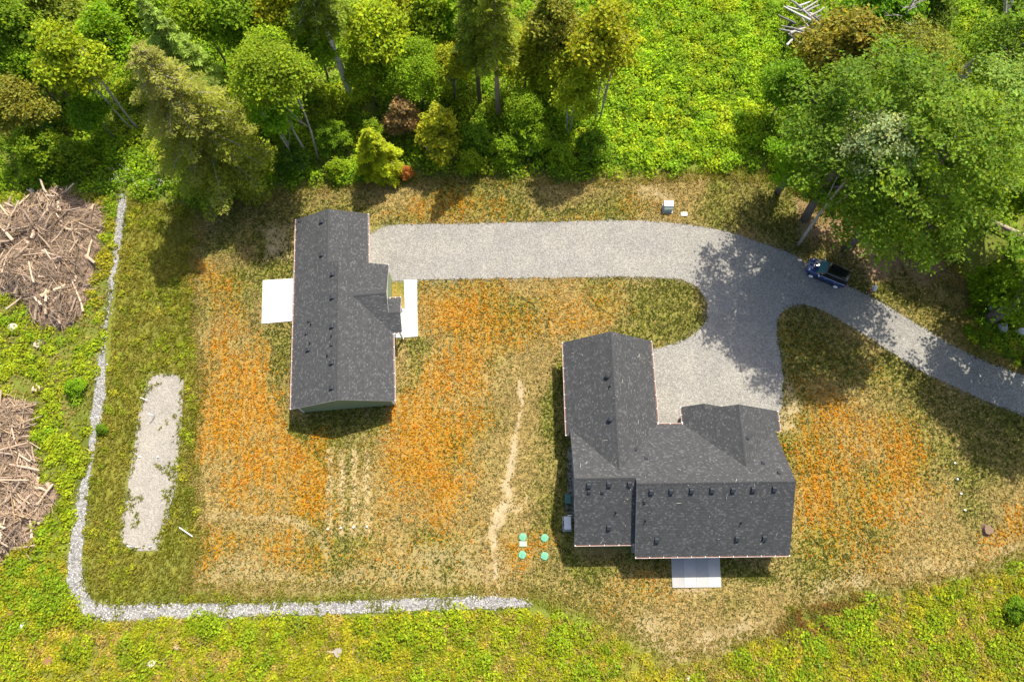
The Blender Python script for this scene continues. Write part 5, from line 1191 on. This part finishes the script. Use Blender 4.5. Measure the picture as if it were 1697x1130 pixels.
# ------------------------------------------------------------------ car
def car():
    f, b_ = P(1340, 446, .5), P(1398, 470, .5)
    a0, a1 = P(1344.5, 456, .3), P(1385, 473.5, .3)   # near wheels
    ang = math.atan2(a0[1]-a1[1], a0[0]-a1[0]); mid = (a0+a1)/2; nrm = np.array([math.sin(ang), -math.cos(ang)])   # x forward
    # near side = right-hand when facing +x is -y; camera sees the side toward the bottom of the photo
    side = np.array([-math.sin(ang), math.cos(ang)])
    s = 1 if side[1] > 0 else -1
    cpos = mid[:2]+side*s*.80
    e = empty('parked_car', (cpos[0], cpos[1], .03), ang); tag(e, 'dark blue hatchback with a black roof parked on the gravel driveway', 'car')
    m, nt, b = nmat('blue_paint'); b.inputs['Base Color'].default_value = (.008, .030, .115, 1); b.inputs['Roughness'].default_value = .28; b.inputs['Coat Weight'].default_value = .7; b.inputs['Coat Roughness'].default_value = .05
    tc = nt.nodes.new('ShaderNodeTexCoord'); L(nt, mixc(nt, noise(nt, tc.outputs['Object'], 3, 4), (.007, .026, .10), (.010, .034, .13)), b.inputs['Base Color']); BLUE = m
    ROOF = simple('black_roof_paint', (.008, .008, .010), .12, .9); CHR = simple('chrome', (.7, .7, .72), .15, .5, 1.0); RIM = simple('silver_rim', (.75, .75, .77), .35, .5); TY = simple('tyre', (.02, .02, .02), .85); LAMP = simple('headlamp', (.75, .77, .8), .12, .6); RED = simple('tail_lamp', (.35, .01, .01), .2)
    GL = simple('car_glass', (.05, .14, .155), .06, .6)
    def ring(w, z0, zb, z1):
        h = [(w*.80, z0), (w*.97, z0+.12), (w, z0+.3), (w*.985, zb-.06), (w*.93, zb), (w*.6, z1), (0, z1+.02)]
        return [(-y, z) for y, z in h[:-1]]+[h[-1]]+[(y, z) for y, z in h[:-1][::-1]]
    st = [(-2.08, .62, .42, .68, .70), (-2.0, .78, .30, .86, .90), (-1.75, .86, .26, .95, .99), (-1.1, .89, .22, .97, 1.0), (0, .90, .2, .96, 1.0), (.85, .90, .22, .95, 1.0), (1.35, .89, .24, .92, .98), (1.75, .86, .26, .86, .92), (1.98, .78, .32, .76, .82), (2.08, .62, .42, .62, .66)]
    mb = MB(); n = 13; vs = []
    for x, w, z0, zb, z1 in st: vs += [(x, y, z) for y, z in ring(w, z0, zb, z1)]
    fs = [(j*n+i, (j+1)*n+i, (j+1)*n+(i+1) % n, j*n+(i+1) % n) for j in range(len(st)-1) for i in range(n)]
    fs = [q[::-1] for q in fs]+[tuple(range(n)), tuple(range((len(st)-1)*n+n-1, (len(st)-1)*n-1, -1))]
    mb.add(vs, fs); body = mb.build('body', BLUE, e, True)
    # glasshouse
    g0 = [(-2.03, .66), (-1.7, .79), (0, .83), (.75, .81), (1.08, .74)]; g1 = [(-1.93, .54), (-1.7, .63), (-.2, .67), (.15, .66), (.30, .60)]
    zl, zh = .95, 1.50; vs = []
    loop0 = [(x, -w, zl) for x, w in g0]+[(x, w, zl) for x, w in g0[::-1]]; loop1 = [(x, -w, zh-.03) for x, w in g1]+[(x, w, zh-.03) for x, w in g1[::-1]]
    nn = 10; gm = MB(); gm.add(loop0+loop1, [(i, (i+1) % nn, nn+(i+1) % nn, nn+i) for i in range(nn)]+[tuple(range(nn, 2*nn))]); gm.m = [1]*len(gm.f); gm.m[4] = 0; gm.build('window_glass', [GL, simple('side_glass', (.008, .009, .01), .05, .6)], e)
    # roof panel
    rm = MB(); lp = []
    for k, zz in ((1.03, zh-.05), (1.04, zh), (.9, zh+.045), (.5, zh+.065)): lp.append([((x+.8)*k-.8, w*k, zz) for x, w in [(a, -b) for a, b in g1]+[(a, b) for a, b in g1[::-1]]])
    vs = [v for l in lp for v in l]; fs = [(j*nn+i, j*nn+(i+1) % nn, (j+1)*nn+(i+1) % nn, (j+1)*nn+i) for j in range(3) for i in range(nn)]+[tuple(range(3*nn, 4*nn))]; rm.add(vs, fs); roof = rm.build('roof', ROOF, e, True)
    for sy in (-1, 1):
        rr_ = MB(); rr_.tube([(-1.75, sy*.6, zh+.02), (-1.6, sy*.6, zh+.08), (-.1, sy*.62, zh+.08), (.05, sy*.62, zh+.02)], [.022]*4, 6); rr_.build('roof_rail', simple('rail_grey', (.07, .075, .08), .3, .5), roof)
        for i, (xa, xb) in enumerate(((.62, .20), (-.35, -.28), (-1.25, -1.15))):
            pm = MB(); pm.tube([(xa, sy*.825, zl), (xb, sy*.665, zh-.03)], [.035, .03], 5); pm.build('pillar', ROOF, e)
        hd = MB(); hd.lathe([(.13, 0), (.125, .05), (.06, .07)], n=18); o = hd.build('headlight', LAMP, e, True); o.matrix_local = Matrix.Translation((1.80, sy*.60, .80))@Matrix.Rotation(rad(52), 4, 'Y')
        hr = MB(); hr.lathe([(.15, -.02), (.15, .02), (.132, .025), (.132, 0)], n=18); q = hr.build('headlight_ring', CHR, o)
        tl = MB(); tl.box(-2.07, -1.98, sy*.68-.08, sy*.68+.08, .62, .86, bev=.02); tl.build('tail_light', RED, e)
        mi = MB(); mi.box(.62, .78, sy*1.02-.1, sy*1.02+.1, .98, 1.12, bev=.03); mi.box(.68, .74, min(sy*.82, sy*.95), max(sy*.82, sy*.95), .99, 1.03); mi.build('mirror', CHR, e)
        for xh in (.02, -.95):
            h = MB(); h.box(xh-.1, xh+.1, sy*.915-.02, sy*.915+.02, .78, .82, bev=.008); h.build('door_handle', CHR, e)
        ch = MB(); ch.tube([(.98, sy*.80, .962), (.6, sy*.85, .97), (-1.5, sy*.845, .985), (-1.85, sy*.76, .97)], [.014]*4, 5); ch.build('belt_trim', CHR, e)
        sk = MB(); sk.box(-1.0, 1.0, sy*.9-.02, sy*.9+.02, .2, .3); sk.build('sill', BLACKPL, e)
        for xw in (1.30, -1.28):
            w = MB(); w.lathe([(.2, -.11), (.31, -.11), (.335, -.07), (.335, .07), (.31, .11), (.2, .11)], n=28, axis='y'); o = w.build('wheel', TY, e, True); o.location = (xw, sy*.86, .31)
            rm_ = MB(); rm_.lathe([(.225, -.09), (.225, .125), (.2, .135), (.19, .12), (.05, .14)] if sy > 0 else [(.05, -.14), (.19, -.12), (.2, -.135), (.225, -.125), (.225, .09)], n=20, axis='y'); rm_.build('rim', RIM, o)
            ar = MB(); ar.tube([(xw+.40*math.cos(t), sy*.885, .31+.40*math.sin(t)) for t in [k*math.pi/10 for k in range(11)]], [.04]*11, 5); ar.build('wheel_arch', BLUE, e)
    MB().box(2.02, 2.1, -.45, .45, .42, .6, bev=.03).build('grille', BLACKPL, e); mb = MB(); mb.tube([(2.09, -.5, .62), (2.12, 0, .64), (2.09, .5, .62)], [.02]*3, 6); mb.build('grille_trim', CHR, e)
    MB().box(2.10, 2.115, -.24, .24, .44, .55).build('number_plate', simple('plate', (.7, .7, .7), .5), e)
    ws = MB(); ws.tube([(1.03, -.6, .985), (.75, -.05, 1.16)], [.012, .008], 4); ws.build('wiper', BLACKPL, e); ws = MB(); ws.tube([(1.03, .1, .985), (.75, .6, 1.16)], [.012, .008], 4); ws.build('wiper', BLACKPL, e)
    bd = MB(); bd.lathe([(.055, 0), (.05, .012)], n=14); o = bd.build('badge', CHR, e); o.location = (1.93, 0, .81)
    for sy in (-1, 1):
        stp = MB(); stp.tube([(1.12, sy*.30, 1.012), (1.5, sy*.28, .985), (1.8, sy*.25, .925)], [.02]*3, 4); stp.build('bonnet_line', ROOF, e)
car()

# ------------------------------------------------------------------ person
def person(px, py, face):
    q = P(px, py); e = empty('person', (q[0], q[1], .03), face); tag(e, 'person in a white top and reddish trousers standing on the driveway behind the car', 'person')
    J = []; E = []; R = []
    def add(p, r_, par=None):
        J.append(p); R.append(r_); 
        if par is not None: E.append((par, len(J)-1))
        return len(J)-1
    pel = add((0, 0, .93), .15); wa = add((0, .01, 1.08), .135, pel); ch = add((0, .0, 1.27), .155, wa); sh = add((0, .01, 1.42), .11, ch); nk = add((0, .015, 1.50), .055, sh); hd0 = add((0, .03, 1.57), .08, nk); hd1 = add((0, .03, 1.66), .098, hd0); add((0, .02, 1.74), .07, hd1)
    for s in (-1, 1):
        hip = add((s*.1, 0, .88), .105, pel); kn = add((s*.12, .04, .49), .068, hip); an = add((s*.13, -.02+.1*(s > 0), .09), .045, kn); add((s*.14, .15+.1*(s > 0), .035), .035, an)
        so = add((s*.19, .0, 1.39), .062, sh); el = add((s*.25, -.03, 1.12), .045, so); wr = add((s*.17, .2, 1.05), .032, el); pa = add((s*.12, .28, 1.06), .034, wr)
        for k in range(4):
            o = (k-1.5)*.02; m1 = add((s*.10+o*.5, .335, 1.07+o*.7), .0105, pa); m2 = add((s*.08+o*.4, .355+.008*(k in (1, 2)), 1.065+o*.7), .0095, m1); add((s*.06+o*.3, .345, 1.062+o*.7), .008, m2)
        t1 = add((s*.10, .26, 1.10), .011, pa); add((s*.075, .29, 1.11), .009, t1)
    me = bpy.data.meshes.new('body'); me.from_pydata(J, E, []); o = link('body', me, None, e)
    md = o.modifiers.new('skin', 'SKIN'); sv = me.skin_vertices[0].data
    for i, r_ in enumerate(R): sv[i].radius = (r_, r_*(.78 if i in (0, 1, 2, 3) else 1))
    sv[0].use_root = True
    s2 = o.modifiers.new('sub', 'SUBSURF'); s2.levels = 2; s2.render_levels = 2
    dg = bpy.context.evaluated_depsgraph_get(); nm = bpy.data.meshes.new_from_object(o.evaluated_get(dg)); o.modifiers.clear(); o.data = nm; nm.name = 'body'
    SK = simple('skin', (.45, .27, .19), .55); SH = simple('white_shirt', (.62, .64, .70), .8); TR = simple('trousers', (.22, .06, .06), .85); SO = simple('shoes', (.5, .48, .45), .7)
    for mm in (SK, SH, TR, SO): nm.materials.append(mm)
    for pg in nm.polygons:
        c = pg.center; arm = abs(c.x) > .19 and c.z > .95
        pg.material_index = 3 if c.z < .1 else 2 if c.z < .96 and not arm and c.y < .2 else 1 if (c.z < 1.47 and c.y < .1) else 0
        if c.y > .2 and c.z > .95: pg.material_index = 0
        pg.use_smooth = True
    hb = bmesh.new(); bmesh.ops.create_uvsphere(hb, u_segments=16, v_segments=10, radius=.118); hm = bpy.data.meshes.new('cap')
    for v in hb.verts:
        if v.co.z < -.01: v.co.z = -.01
        if v.co.z <= 0 and v.co.y > .05: v.co.y *= 1.65
    hb.to_mesh(hm); hb.free(); h = link('cap', hm, SH, o, (0, .025, 1.69))
    for mm in hm.polygons: mm.use_smooth = True
    ha = MB(); ha.lathe([(.09, 1.55), (.112, 1.6), (.115, 1.69)], 0, .005, 14); ha.build('hair', simple('hair', (.03, .02, .015), .6), o)
    fz = MB(); fz.lathe([(.012, 1.60), (.018, 1.63), (.008, 1.66)], 0, .13, 8); fz.build('nose', SK, o)
    for s in (-1, 1):
        ey = MB(); ey.lathe([(.004, 1.645), (.011, 1.655), (.004, 1.665)], s*.035, .117, 8); ey.build('eye', BLACKPL, o)
    mo = MB(); mo.box(-.025, .025, .108, .122, 1.578, 1.588); mo.build('mouth', simple('lips', (.35, .12, .1), .5), o)
person(1439, 486, 2.0)
